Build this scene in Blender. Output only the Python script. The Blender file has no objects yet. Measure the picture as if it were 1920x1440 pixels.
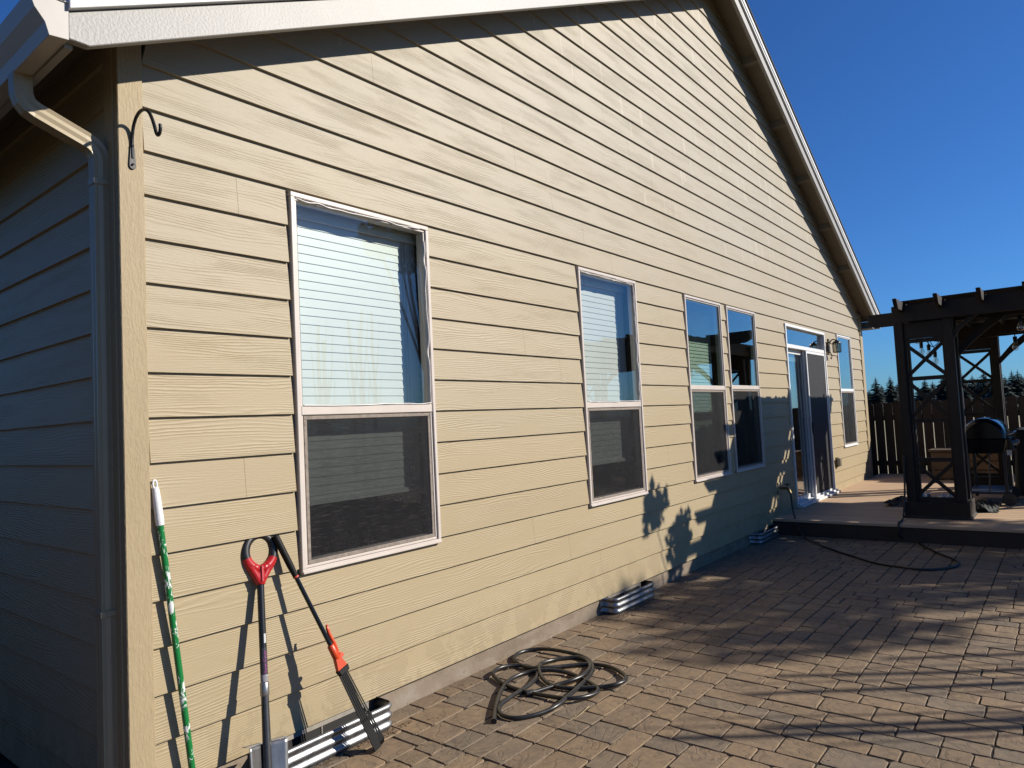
import bpy, math, random
from mathutils import Vector, Matrix
random.seed(7)
R = math.radians
scene = bpy.context.scene
col = scene.collection

# ------------------------------------------------------------------ camera, sky, sun, exposure
CAM = Vector((-1.16, -2.827, 1.332))
right = Vector((0.62493, -0.77902, -0.04954)); fwd = Vector((0.78085, 0.62222, 0.05568))
fwd.normalize(); right = (right - fwd * right.dot(fwd)).normalized(); upv = right.cross(fwd)
cd = bpy.data.cameras.new('camera'); cam = bpy.data.objects.new('camera', cd); col.objects.link(cam)
M3 = Matrix((right, upv, -fwd)).transposed()
cam.matrix_world = Matrix.Translation(CAM) @ M3.to_4x4()
cd.sensor_width = 36.0; cd.lens = 1304.96 / 1920 * 36.0
cd.clip_start = 0.05; cd.clip_end = 3000
scene.camera = cam

K = Vector((-0.75, 1.0, -0.70))                 # direction the sunlight travels
EL = math.asin(0.70 / K.length); AZ = math.atan2(0.75, -1.0)
w = bpy.data.worlds.new('World'); scene.world = w; w.use_nodes = True
nt = w.node_tree
bgn = nt.nodes['Background']
sky = nt.nodes.new('ShaderNodeTexSky'); sky.sky_type = 'NISHITA'; sky.sun_disc = False
sky.sun_elevation = EL; sky.sun_rotation = AZ
sky.altitude = 150; sky.air_density = 1.0; sky.dust_density = 0.25; sky.ozone_density = 3.0
wb = nt.nodes.new('ShaderNodeMix'); wb.data_type = 'RGBA'; wb.blend_type = 'MULTIPLY'   # the phone's warm white balance turns clear sky deep blue
wb.inputs[0].default_value = 1.0; wb.inputs[7].default_value = (0.375, 0.81, 1.44, 1)
nt.links.new(sky.outputs[0], wb.inputs[6]); nt.links.new(wb.outputs[2], bgn.inputs[0]); bgn.inputs[1].default_value = 0.05
sd = bpy.data.lights.new('sun', 'SUN'); sd.energy = 4.4; sd.angle = R(0.53); sd.color = (1.0, 0.93, 0.82)
so = bpy.data.objects.new('sun', sd); col.objects.link(so)
so.rotation_euler = K.to_track_quat('-Z', 'Y').to_euler()
vs = scene.view_settings
vs.view_transform = 'Standard'; vs.look = 'None'; vs.gamma = 1.0; vs.use_curve_mapping = False
vs.exposure = 0.585
scene.cycles.max_bounces = 10; scene.cycles.transparent_max_bounces = 24
scene.cycles.caustics_reflective = False; scene.cycles.caustics_refractive = False

# ------------------------------------------------------------------ material helpers
class NB:
    def __init__(s, name):
        s.m = bpy.data.materials.new(name); s.m.use_nodes = True
        s.t = s.m.node_tree; s.p = s.t.nodes['Principled BSDF']; s.out = s.t.nodes['Material Output']
    def n(s, typ, **kw):
        x = s.t.nodes.new(typ)
        for k, v in kw.items():
            if k[0] == 'i':
                x.inputs[int(k[1:])].default_value = v
            else:
                setattr(x, k, v)
        return x
    def l(s, a, b): s.t.links.new(a, b)
    def math(s, op, a, b=None, c=None):
        x = s.n('ShaderNodeMath', operation=op)
        for i, v in enumerate((a, b, c)):
            if v is None: continue
            if isinstance(v, (int, float)): x.inputs[i].default_value = v
            else: s.l(v, x.inputs[i])
        return x.outputs[0]
    def coord(s, scale=(1, 1, 1), which='Object'):
        tc = s.n('ShaderNodeTexCoord'); mp = s.n('ShaderNodeMapping')
        mp.inputs['Scale'].default_value = scale
        s.l(tc.outputs[which], mp.inputs['Vector']); return mp.outputs[0]
    def noise(s, vec, scale=5.0, detail=3.0, rough=0.55, dist=0.0):
        x = s.n('ShaderNodeTexNoise'); x.inputs['Scale'].default_value = scale
        x.inputs['Detail'].default_value = detail; x.inputs['Roughness'].default_value = rough
        x.inputs['Distortion'].default_value = dist
        s.l(vec, x.inputs['Vector']); return x.outputs['Fac']
    def ramp(s, fac, stops, interp='LINEAR'):
        x = s.n('ShaderNodeValToRGB'); x.color_ramp.interpolation = interp
        e = x.color_ramp.elements
        while len(e) > 1: e.remove(e[-1])
        e[0].position = stops[0][0]; e[0].color = tuple(stops[0][1]) + (1,)
        for p, c in stops[1:]:
            q = e.new(p); q.color = tuple(c) + (1,)
        s.l(fac, x.inputs[0]); return x.outputs[0]
    def mix(s, fac, a, b, blend='MIX'):
        x = s.n('ShaderNodeMix', data_type='RGBA', blend_type=blend)
        for i, v in ((0, fac), (6, a), (7, b)):
            if isinstance(v, (int, float)): x.inputs[i].default_value = v
            elif isinstance(v, tuple): x.inputs[i].default_value = v if len(v) == 4 else v + (1,)
            else: s.l(v, x.inputs[i])
        return x.outputs[2]
    def bump(s, h, strength=0.5, dist=0.002, normal=None):
        x = s.n('ShaderNodeBump'); x.inputs['Strength'].default_value = strength
        x.inputs['Distance'].default_value = dist
        s.l(h, x.inputs['Height'])
        if normal is not None: s.l(normal, x.inputs['Normal'])
        s.l(x.outputs[0], s.p.inputs['Normal']); return x.outputs[0]
    def base(s, c, rough=0.6, metal=0.0, spec=0.5):
        if isinstance(c, tuple): s.p.inputs['Base Color'].default_value = c + (1,)
        else: s.l(c, s.p.inputs['Base Color'])
        if isinstance(rough, (int, float)): s.p.inputs['Roughness'].default_value = rough
        else: s.l(rough, s.p.inputs['Roughness'])
        s.p.inputs['Metallic'].default_value = metal
        s.p.inputs['Specular IOR Level'].default_value = spec

ALB = 0.68                                        # real-world albedos: the exposure above is set for them
def simple(name, c, rough=0.6, metal=0.0, var=0.12, scale=12.0, bump=0.0, bscale=60.0, bdist=0.002, spec=0.5, sc3=(1, 1, 1), k=None):
    k = (1.0 if metal > .5 else ALB) if k is None else k
    c = tuple(x * k for x in c); b = NB(name); v = b.coord(sc3)
    n = b.noise(v, scale, 4.0)
    dk = tuple(x * (1 - var) for x in c); lt = tuple(min(1, x * (1 + var)) for x in c)
    b.base(b.ramp(n, [(0.3, dk), (0.7, lt)]), rough, metal, spec)
    if bump > 0: b.bump(b.noise(v, bscale, 4.0), bump, bdist)
    return b.m

def siding_mat(name, axis, c_lo, c_hi):
    """embossed cedar-grain fibre cement: long wavering ridges with cathedral loops, a different cut per course"""
    b = NB(name); tc = b.n('ShaderNodeTexCoord'); sp = b.n('ShaderNodeSeparateXYZ'); b.l(tc.outputs['Object'], sp.inputs[0])
    u = sp.outputs[axis]; z = sp.outputs[2]
    course = b.math('FLOOR', b.math('DIVIDE', b.math('ADD', z, 0.0005), 0.178))
    def comb(x, y, zz):
        c = b.n('ShaderNodeCombineXYZ')
        for i, q in enumerate((x, y, zz)):
            if isinstance(q, (int, float)): c.inputs[i].default_value = q
            else: b.l(q, c.inputs[i])
        return c.outputs[0]
    seed = b.math('MULTIPLY', course, 5.37)
    big = b.noise(comb(b.math('MULTIPLY', u, 0.9), b.math('MULTIPLY', z, 7.0), seed), 1.0, 2.0, 0.45)
    wob = b.noise(comb(b.math('MULTIPLY', u, 9.0), b.math('MULTIPLY', z, 40.0), seed), 1.0, 2.0, 0.5)
    ph = b.math('ADD', b.math('MULTIPLY', z, 560.0), b.math('ADD', b.math('MULTIPLY', big, 74.0), b.math('MULTIPLY', wob, 4.2)))
    s1 = b.math('SINE', ph)
    ridge = b.math('POWER', b.math('ADD', b.math('MULTIPLY', s1, 0.5), 0.5), 2.2)
    mask = b.noise(comb(b.math('MULTIPLY', u, 2.2), b.math('MULTIPLY', z, 13.0), b.math('ADD', seed, 9.1)), 1.0, 2.0)
    mk = b.n('ShaderNodeMapRange'); mk.inputs[1].default_value = 0.40; mk.inputs[2].default_value = 0.60
    mk.inputs[3].default_value = 0.08; mk.inputs[4].default_value = 1.0; b.l(mask, mk.inputs[0])
    fine = b.noise(comb(b.math('MULTIPLY', u, 22.0), b.math('MULTIPLY', z, 330.0), seed), 1.0, 2.0)
    h = b.math('ADD', b.math('MULTIPLY', ridge, mk.outputs[0]), b.math('MULTIPLY', fine, 0.60))
    b.bump(h, 0.62, 0.0018)
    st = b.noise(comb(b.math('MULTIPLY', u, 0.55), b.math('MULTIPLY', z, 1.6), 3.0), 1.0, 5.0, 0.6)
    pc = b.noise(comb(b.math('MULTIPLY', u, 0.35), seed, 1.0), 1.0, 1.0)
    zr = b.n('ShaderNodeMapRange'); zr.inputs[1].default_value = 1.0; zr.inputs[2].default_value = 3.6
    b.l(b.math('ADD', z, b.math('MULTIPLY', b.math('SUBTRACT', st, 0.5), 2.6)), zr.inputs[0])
    basec = b.mix(zr.outputs[0], c_lo, c_hi)          # paler towards the top: sky glare at grazing angles, put into the colour
    f = b.math('ADD', b.math('MULTIPLY', st, 0.5), b.math('MULTIPLY', pc, 0.5))
    cc = b.mix(1.0, basec, b.ramp(f, [(0.3, (0.93, 0.922, 0.91)), (0.5, (0.985, 0.98, 0.975)), (0.7, (1.04, 1.04, 1.045))]), 'MULTIPLY')
    spk = b.noise(comb(b.math('MULTIPLY', u, 30.0), b.math('MULTIPLY', z, 30.0), 2.0), 1.0, 2.0)
    cc = b.mix(b.math('MULTIPLY', b.math('GREATER_THAN', spk, 0.765), 0.35), cc, (0.20, 0.15, 0.09))
    # rain splash near the ground and chalky drip streaks high on the gable
    sp1 = b.noise(comb(b.math('MULTIPLY', u, 7.0), b.math('MULTIPLY', z, 5.0), 4.0), 1.0, 5.0, 0.65)
    lowz = b.n('ShaderNodeMapRange'); lowz.inputs[1].default_value = 0.34; lowz.inputs[2].default_value = 0.0
    b.l(z, lowz.inputs[0])
    cc = b.mix(b.math('MULTIPLY', b.math('MULTIPLY', b.math('GREATER_THAN', sp1, 0.50), lowz.outputs[0]), 0.22), cc, (0.16, 0.11, 0.065))
    dr = b.noise(comb(b.math('MULTIPLY', u, 11.0), seed, 12.0), 1.0, 1.0)
    dz = b.noise(comb(b.math('MULTIPLY', u, 0.45), b.math('MULTIPLY', z, 0.9), 21.0), 1.0, 1.0)
    hi = b.n('ShaderNodeMapRange'); hi.inputs[1].default_value = 2.9; hi.inputs[2].default_value = 3.3; b.l(z, hi.inputs[0])
    f2 = b.math('MULTIPLY', b.math('MULTIPLY', b.math('GREATER_THAN', dr, 0.665), b.math('GREATER_THAN', dz, 0.5)), hi.outputs[0])
    cc = b.mix(b.math('MULTIPLY', f2, 0.22), cc, (0.60, 0.55, 0.45))
    b.base(cc, 0.56, 0.0, 0.42)
    return b.m

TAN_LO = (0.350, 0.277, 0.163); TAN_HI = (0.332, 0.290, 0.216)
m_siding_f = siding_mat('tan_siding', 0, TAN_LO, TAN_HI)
m_siding_s = siding_mat('tan_side_siding', 1, (0.40, 0.305, 0.178), (0.38, 0.31, 0.21))  # front wall's paint, warmed and lightened in colour to lift the shaded side

def sawn_mat(name, c, sc=(60, 60, 6), rough=0.65, st=0.6, var=0.10):
    c = tuple(x * ALB for x in c); b = NB(name); v = b.coord(sc); n = b.noise(v, 1.0, 4.0, 0.6, 0.4)
    v2 = b.coord((3, 3, 1.2)); n2 = b.noise(v2, 1.0, 4.0)
    b.base(b.mix(1.0, b.ramp(n2, [(0.3, tuple(x * (1 - var) for x in c)), (0.7, tuple(x * (1 + var) for x in c))]),
                 b.ramp(n, [(0.25, (0.90, 0.89, 0.88)), (0.6, (1.02, 1.01, 1.0))]), 'MULTIPLY'), rough, 0, 0.4)
    b.bump(n, st, 0.003); return b.m

m_corner = sawn_mat('rough_sawn_tan_trim', (0.515, 0.405, 0.240), (120, 120, 30), 0.6, 0.8, 0.06)
m_barge = simple('pale_painted_barge', (0.62, 0.60, 0.565), 0.5, 0, 0.05, 5, 0.40, 85, 0.004, k=0.47)
m_trimwhite = simple('white_roof_trim', (0.74, 0.74, 0.73), 0.45, 0, 0.05, 6, 0.2, 80, k=0.95)
m_soffit = simple('tan_soffit', (0.33, 0.285, 0.225), 0.7, 0, 0.08, 8, 0.2, 40)
m_gutter = simple('pale_metal_gutter', (0.60, 0.56, 0.51), 0.42, 0, 0.05, 5, 0.08, 30)
m_down = simple('tan_downspout', (0.50, 0.40, 0.25), 0.4, 0, 0.06, 9, 0.05, 40)
m_shingle = simple('asphalt_shingle', (0.05, 0.048, 0.046), 0.9, 0, 0.4, 60, 0.8, 150)
m_dark = simple('dark_interior', (0.035, 0.033, 0.032), 0.9, 0, 0.1)
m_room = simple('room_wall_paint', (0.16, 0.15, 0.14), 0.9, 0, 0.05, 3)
m_backing = simple('house_wrap', (0.05, 0.04, 0.03), 0.9)
m_vinyl = simple('almond_vinyl', (0.68, 0.60, 0.53), 0.38, 0, 0.05, 9, 0.1, 50, k=0.82)
m_white = simple('white_vinyl', (0.80, 0.80, 0.79), 0.35, 0, 0.04, 9, 0.06, 50, k=0.95)
m_seal = simple('peeling_white_seal', (0.82, 0.79, 0.76), 0.4, 0, 0.08, 20, 0.3, 50, k=0.95)
m_grime = simple('grimy_screen_frame', (0.33, 0.27, 0.22), 0.7, 0, 0.3, 40, 0.4, 100)
m_blind = simple('white_blind_slat', (0.64, 0.60, 0.585), 0.45, 0, 0.03, 5, k=0.92)
m_blindg = simple('pale_green_blind_slat', (0.62, 0.68, 0.58), 0.45, 0, 0.03, 5, k=0.95)
m_cord = simple('blind_cord', (0.35, 0.34, 0.32), 0.8)
m_blackmetal = simple('black_wrought_iron', (0.022, 0.021, 0.022), 0.42, 0.3, 0.3, 40, 0.25, 90)
m_blackplastic = simple('black_plastic', (0.018, 0.018, 0.019), 0.42, 0, 0.2, 30, 0.1, 90)
m_rake = simple('matt_black_plastic', (0.010, 0.010, 0.010), 0.55, 0, 0.2, 30, spec=0.2)
m_blackgloss = simple('black_enamel', (0.008, 0.009, 0.012), 0.12, 0, 0.1)
m_rubber = simple('black_rubber_hose', (0.022, 0.021, 0.020), 0.34, 0, 0.4, 30, 0.12, 60)
m_red = simple('red_plastic', (0.55, 0.018, 0.022), 0.3, 0, 0.08, 20)
m_orange = simple('orange_plastic', (0.80, 0.085, 0.018), 0.35, 0, 0.08, 20)
m_steel = simple('grey_steel', (0.30, 0.29, 0.28), 0.36, 0.85, 0.15, 25, 0.1, 60)
m_steeldark = simple('dark_steel', (0.07, 0.07, 0.072), 0.4, 0.7, 0.2, 25, 0.1, 60)
m_whitegrip = simple('white_plastic_grip', (0.72, 0.72, 0.72), 0.45, 0, 0.05, 20, 0.6, 160, k=0.95)
m_purple = simple('purple_sticker_ink', (0.38, 0.05, 0.26), 0.4, 0, 0.1)
m_sticker = simple('dark_sticker', (0.05, 0.045, 0.055), 0.35, 0, 0.3, 80)
m_stickergrey = simple('grey_sticker', (0.35, 0.33, 0.36), 0.35, 0, 0.3, 80)
m_paperwhite = simple('white_sticker', (0.7, 0.7, 0.7), 0.4, 0, 0.1)
m_pergola = sawn_mat('dark_stained_wood', (0.024, 0.016, 0.012), (30, 30, 8), 0.62, 0.4, 0.35)
m_pergolay = sawn_mat('dark_stained_beam', (0.026, 0.017, 0.012), (30, 8, 30), 0.62, 0.4, 0.35)
m_fence = sawn_mat('weathered_fence_board', (0.055, 0.040, 0.030), (40, 40, 5), 0.8, 0.5, 0.35)
m_planter = sawn_mat('tan_cedar_planter', (0.17, 0.12, 0.08), (6, 6, 40), 0.7, 0.4, 0.2)
m_tarp = simple('dark_green_tarp', (0.012, 0.017, 0.017), 0.8, 0, 0.4, 10, 0.3, 20)
m_scrap = simple('pale_plastic_sheet', (0.55, 0.58, 0.60), 0.4, 0, 0.1, 10)
m_cover = simple('black_furniture_cover', (0.010, 0.010, 0.011), 0.7, 0, 0.2, 6, 0.4, 14)
m_cable = simple('black_cable', (0.01, 0.01, 0.01), 0.5)
m_brass = simple('weathered_brass', (0.16, 0.12, 0.06), 0.45, 0.8, 0.3, 40)
m_leafdry = simple('dry_orange_leaf', (0.55, 0.16, 0.06), 0.7, 0, 0.3, 20)
m_bark = simple('tree_bark', (0.07, 0.05, 0.035), 0.9, 0, 0.3, 20, 0.8, 30)
m_bulbglass = None

def pole_mat():
    b = NB('chipped_green_paint'); v = b.coord((1, 1, 0.45)); n = b.noise(v, 46.0, 6.0, 0.72, 0.6)
    n2 = b.noise(b.coord((1, 1, 1)), 7.0, 2.0)
    f = b.math('GREATER_THAN', b.math('ADD', n, b.math('MULTIPLY', n2, 0.35)), 0.735)
    b.base(b.mix(f, (0.006, 0.15, 0.035), (0.62, 0.64, 0.62)), 0.3); b.bump(f, 0.3, 0.001); return b.m
m_pole = pole_mat()

def concrete_mat():
    b = NB('foundation_concrete'); v = b.coord((1, 1, 1))
    n = b.noise(v, 4.0, 6.0, 0.65); n2 = b.noise(v, 40.0, 4.0, 0.6); n3 = b.noise(b.coord((2.5, 2.5, 9)), 1.0, 4.0)
    c = b.ramp(n, [(0.3, (0.163, 0.126, 0.088)), (0.55, (0.224, 0.177, 0.129)), (0.75, (0.272, 0.231, 0.184))])
    c = b.mix(b.math('MULTIPLY', b.math('GREATER_THAN', n3, 0.58), 0.35), c, (0.136, 0.088, 0.058))
    c = b.mix(b.math('MULTIPLY', b.math('GREATER_THAN', n2, 0.66), 0.5), c, (0.082, 0.068, 0.054))
    b.base(c, 0.9); b.bump(n2, 0.5, 0.004); return b.m
m_conc = concrete_mat()

def paver_mat():
    b = NB('slate_stamped_paver')
    at = b.n('ShaderNodeAttribute'); at.attribute_name = 'pcol'
    tc = b.n('ShaderNodeTexCoord'); ad = b.n('ShaderNodeVectorMath', operation='ADD')
    b.l(tc.outputs['Object'], ad.inputs[0])
    mu = b.n('ShaderNodeVectorMath', operation='SCALE'); mu.inputs['Scale'].default_value = 40.0
    at2 = b.n('ShaderNodeAttribute'); at2.attribute_name = 'pseed'
    b.l(at2.outputs['Vector'], mu.inputs[0]); b.l(mu.outputs[0], ad.inputs[1])
    v = ad.outputs[0]
    n1 = b.noise(v, 9.0, 5.0, 0.6, 0.6); n2 = b.noise(v, 150.0, 4.0, 0.7); n3 = b.noise(v, 32.0, 3.0, 0.6)
    wv = b.n('ShaderNodeTexNoise'); wv.inputs['Scale'].default_value = 5.0; wv.inputs['Detail'].default_value = 3.0
    wv.inputs['Distortion'].default_value = 1.2; b.l(v, wv.inputs['Vector'])
    rid = b.math('ABSOLUTE', b.math('SUBTRACT', wv.outputs['Fac'], 0.5))
    crack = b.n('ShaderNodeMapRange'); crack.inputs[1].default_value = 0.0; crack.inputs[2].default_value = 0.035
    b.l(rid, crack.inputs[0])
    c = b.mix(1.0, at.outputs['Color'], b.ramp(n1, [(0.25, (0.84, 0.84, 0.85)), (0.75, (1.14, 1.12, 1.09))]), 'MULTIPLY')
    c = b.mix(b.math('MULTIPLY', b.math('GREATER_THAN', n2, 0.63), 0.30), c, (0.42, 0.36, 0.28))
    c = b.mix(b.math('MULTIPLY', b.math('LESS_THAN', n2, 0.36), 0.45), c, (0.05, 0.04, 0.03))
    c = b.mix(b.math('MULTIPLY', b.math('SUBTRACT', 1.0, crack.outputs[0]), 0.35), c, (0.09, 0.07, 0.05))
    c = b.mix(1.0, c, b.ramp(n3, [(0.3, (0.84, 0.85, 0.88)), (0.7, (1.16, 1.13, 1.06))]), 'MULTIPLY')
    gl = b.noise(tc.outputs['Object'], 1.3, 4.0)
    c = b.mix(1.0, c, b.ramp(gl, [(0.3, (0.84, 0.85, 0.88)), (0.7, (1.1, 1.08, 1.05))]), 'MULTIPLY')
    b.base(c, 0.82, 0, 0.35)
    h = b.math('ADD', b.math('ADD', b.math('MULTIPLY', n1, 1.0), b.math('MULTIPLY', crack.outputs[0], 0.35)), b.math('MULTIPLY', n2, 0.34))
    b.bump(h, 0.6, 0.005); return b.m
m_paver = paver_mat()
def sand_mat():
    b = NB('joint_sand'); v = b.coord((1, 1, 1)); n = b.noise(v, 90.0, 4.0, 0.7); n2 = b.noise(v, 3.0, 3.0)
    c = b.ramp(n, [(0.35, (0.008, 0.005, 0.004)), (0.58, (0.030, 0.018, 0.010)), (0.66, (0.10, 0.055, 0.028)), (0.74, (0.22, 0.15, 0.09))])
    b.base(b.mix(1.0, c, b.ramp(n2, [(0.3, (0.6, 0.6, 0.6)), (0.7, (1.2, 1.2, 1.2))]), 'MULTIPLY'), 0.95); b.bump(n, 0.8, 0.006); return b.m
m_sand = sand_mat()
def grass_mat():
    b = NB('dry_lawn'); v = b.coord((1, 1, 1)); n = b.noise(v, 0.4, 6.0, 0.65); n2 = b.noise(v, 18.0, 3.0)
    c = b.ramp(n, [(0.3, (0.045, 0.055, 0.02)), (0.7, (0.10, 0.085, 0.04))])
    b.base(b.mix(1.0, c, b.ramp(n2, [(0.3, (0.7, 0.7, 0.7)), (0.7, (1.2, 1.2, 1.2))]), 'MULTIPLY'), 0.9); return b.m
m_grass = grass_mat()
m_field = simple('dry_straw_field', (0.42, 0.36, 0.20), 0.9, 0, 0.2, 2)
m_soil = simple('dark_gravel_soil', (0.035, 0.032, 0.03), 0.95, 0, 0.5, 45, 1.0, 45, 0.02)
def deck_mat():
    b = NB('brown_deck_board'); tc = b.n('ShaderNodeTexCoord'); sp = b.n('ShaderNodeSeparateXYZ'); b.l(tc.outputs['Object'], sp.inputs[0])
    bd = b.math('FLOOR', b.math('DIVIDE', sp.outputs[0], 0.142))
    cb = b.n('ShaderNodeCombineXYZ'); b.l(bd, cb.inputs[0]); b.l(b.math('MULTIPLY', sp.outputs[1], 0.25), cb.inputs[1])
    n = b.noise(cb.outputs[0], 1.7, 1.0); n2 = b.noise(b.coord((40, 3, 40)), 1.0, 4.0)
    c = b.ramp(n, [(0.3, (0.46, 0.32, 0.20)), (0.7, (0.57, 0.405, 0.265))])
    b.base(b.mix(1.0, c, b.ramp(n2, [(0.3, (0.78, 0.78, 0.8)), (0.7, (1.1, 1.08, 1.05))]), 'MULTIPLY'), 0.7); b.bump(n2, 0.3, 0.003); return b.m
m_deck = deck_mat()
m_fasciadeck = simple('deck_fascia', (0.060, 0.038, 0.026), 0.75, 0, 0.25, 4, 0.3, 30)

def glass_mat(name, tint=(0.93, 0.97, 0.96), k=1.5, base=0.0, rough=0.0):
    b = NB(name); t = b.t; t.nodes.remove(b.p)
    tr = b.n('ShaderNodeBsdfTransparent'); tr.inputs[0].default_value = tint + (1,)
    gl = b.n('ShaderNodeBsdfGlossy'); gl.inputs['Roughness'].default_value = rough
    ge = b.n('ShaderNodeNewGeometry'); dt = b.n('ShaderNodeVectorMath', operation='DOT_PRODUCT')
    b.l(ge.outputs['Incoming'], dt.inputs[0]); b.l(ge.outputs['True Normal'], dt.inputs[1])
    sch = b.math('POWER', b.math('SUBTRACT', 1.0, b.math('ABSOLUTE', dt.outputs['Value'])), 5.0)
    sch = b.math('ADD', 0.04, b.math('MULTIPLY', sch, 0.96))
    nz = b.noise(b.coord((1.5, 1.5, 1.5)), 1.0, 1.0)
    bp = b.n('ShaderNodeBump'); bp.inputs['Strength'].default_value = 0.05; bp.inputs['Distance'].default_value = 0.02
    b.l(nz, bp.inputs['Height']); b.l(bp.outputs[0], gl.inputs['Normal'])
    f = b.math('MINIMUM', b.math('ADD', b.math('MULTIPLY', sch, k), base), 1.0)
    mx = b.n('ShaderNodeMixShader'); b.l(f, mx.inputs[0]); b.l(tr.outputs[0], mx.inputs[1]); b.l(gl.outputs[0], mx.inputs[2])
    b.l(mx.outputs[0], b.out.inputs[0]); return b.m
m_glass = glass_mat('window_glass')
m_glassf = glass_mat('reflective_window_glass', (0.86, 0.93, 0.91), 2.2, 0.06)
m_bulbglass = glass_mat('bulb_glass', (0.9, 0.9, 0.88), 2.0, 0.12)
m_lampglass = glass_mat('lantern_glass', (0.75, 0.72, 0.62), 1.5, 0.10)

def screen_mat(name, dens=0.55, c=(0.045, 0.045, 0.048)):
    """insect mesh: dark threads with see-through gaps, and the dust streaks caught in them"""
    b = NB(name); b.base(c, 0.6, 0, 0.3)
    n = b.noise(b.coord((14, 14, 240)), 1.0, 3.0, 0.7); n2 = b.noise(b.coord((3, 3, 4)), 1.0, 4.0)
    dust = b.math('MULTIPLY', b.math('GREATER_THAN', n, 0.60), b.math('GREATER_THAN', n2, 0.47))
    b.base(b.mix(b.math('MULTIPLY', dust, 0.30), c, (0.12, 0.11, 0.095)), 0.7, 0, 0.2)
    tr = b.n('ShaderNodeBsdfTransparent'); mx = b.n('ShaderNodeMixShader')
    a = b.math('MINIMUM', b.math('ADD', b.math('MULTIPLY', n, 0.30), dens - 0.15), 1.0)
    b.l(a, mx.inputs[0]); b.l(tr.outputs[0], mx.inputs[1]); b.l(b.p.outputs[0], mx.inputs[2]); b.l(mx.outputs[0], b.out.inputs[0])
    return b.m
m_screen = screen_mat('grey_insect_screen', 0.43, (0.012, 0.012, 0.014))
m_screend = screen_mat('dark_door_screen', 0.86, (0.035, 0.035, 0.039))

def galv_mat():
    b = NB('galvanised_steel'); v = b.coord((1, 1, 1)); n = b.noise(v, 26.0, 4.0); vo = b.n('ShaderNodeTexVoronoi'); vo.inputs['Scale'].default_value = 60.0
    b.l(v, vo.inputs['Vector'])
    b.base(b.ramp(n, [(0.25, (0.18, 0.183, 0.19)), (0.7, (0.33, 0.335, 0.345))]), b.ramp(vo.outputs['Color'], [(0.0, (0.38,) * 3), (1.0, (0.58,) * 3)]), 1.0); return b.m
m_galv = galv_mat()

def leaf_mat(name, c, c2):
    b = NB(name); n = b.noise(b.coord((1, 1, 1)), 1.3, 4.0); g = b.n('ShaderNodeNewGeometry')
    b.base(b.mix(g.outputs['Random Per Island'], c, c2), 0.6, 0, 0.3); return b.m
m_conifer = leaf_mat('conifer_needles', (0.022, 0.034, 0.028), (0.044, 0.058, 0.046))
m_leaf = leaf_mat('broad_green_leaf', (0.05, 0.10, 0.025), (0.10, 0.16, 0.045))

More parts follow.
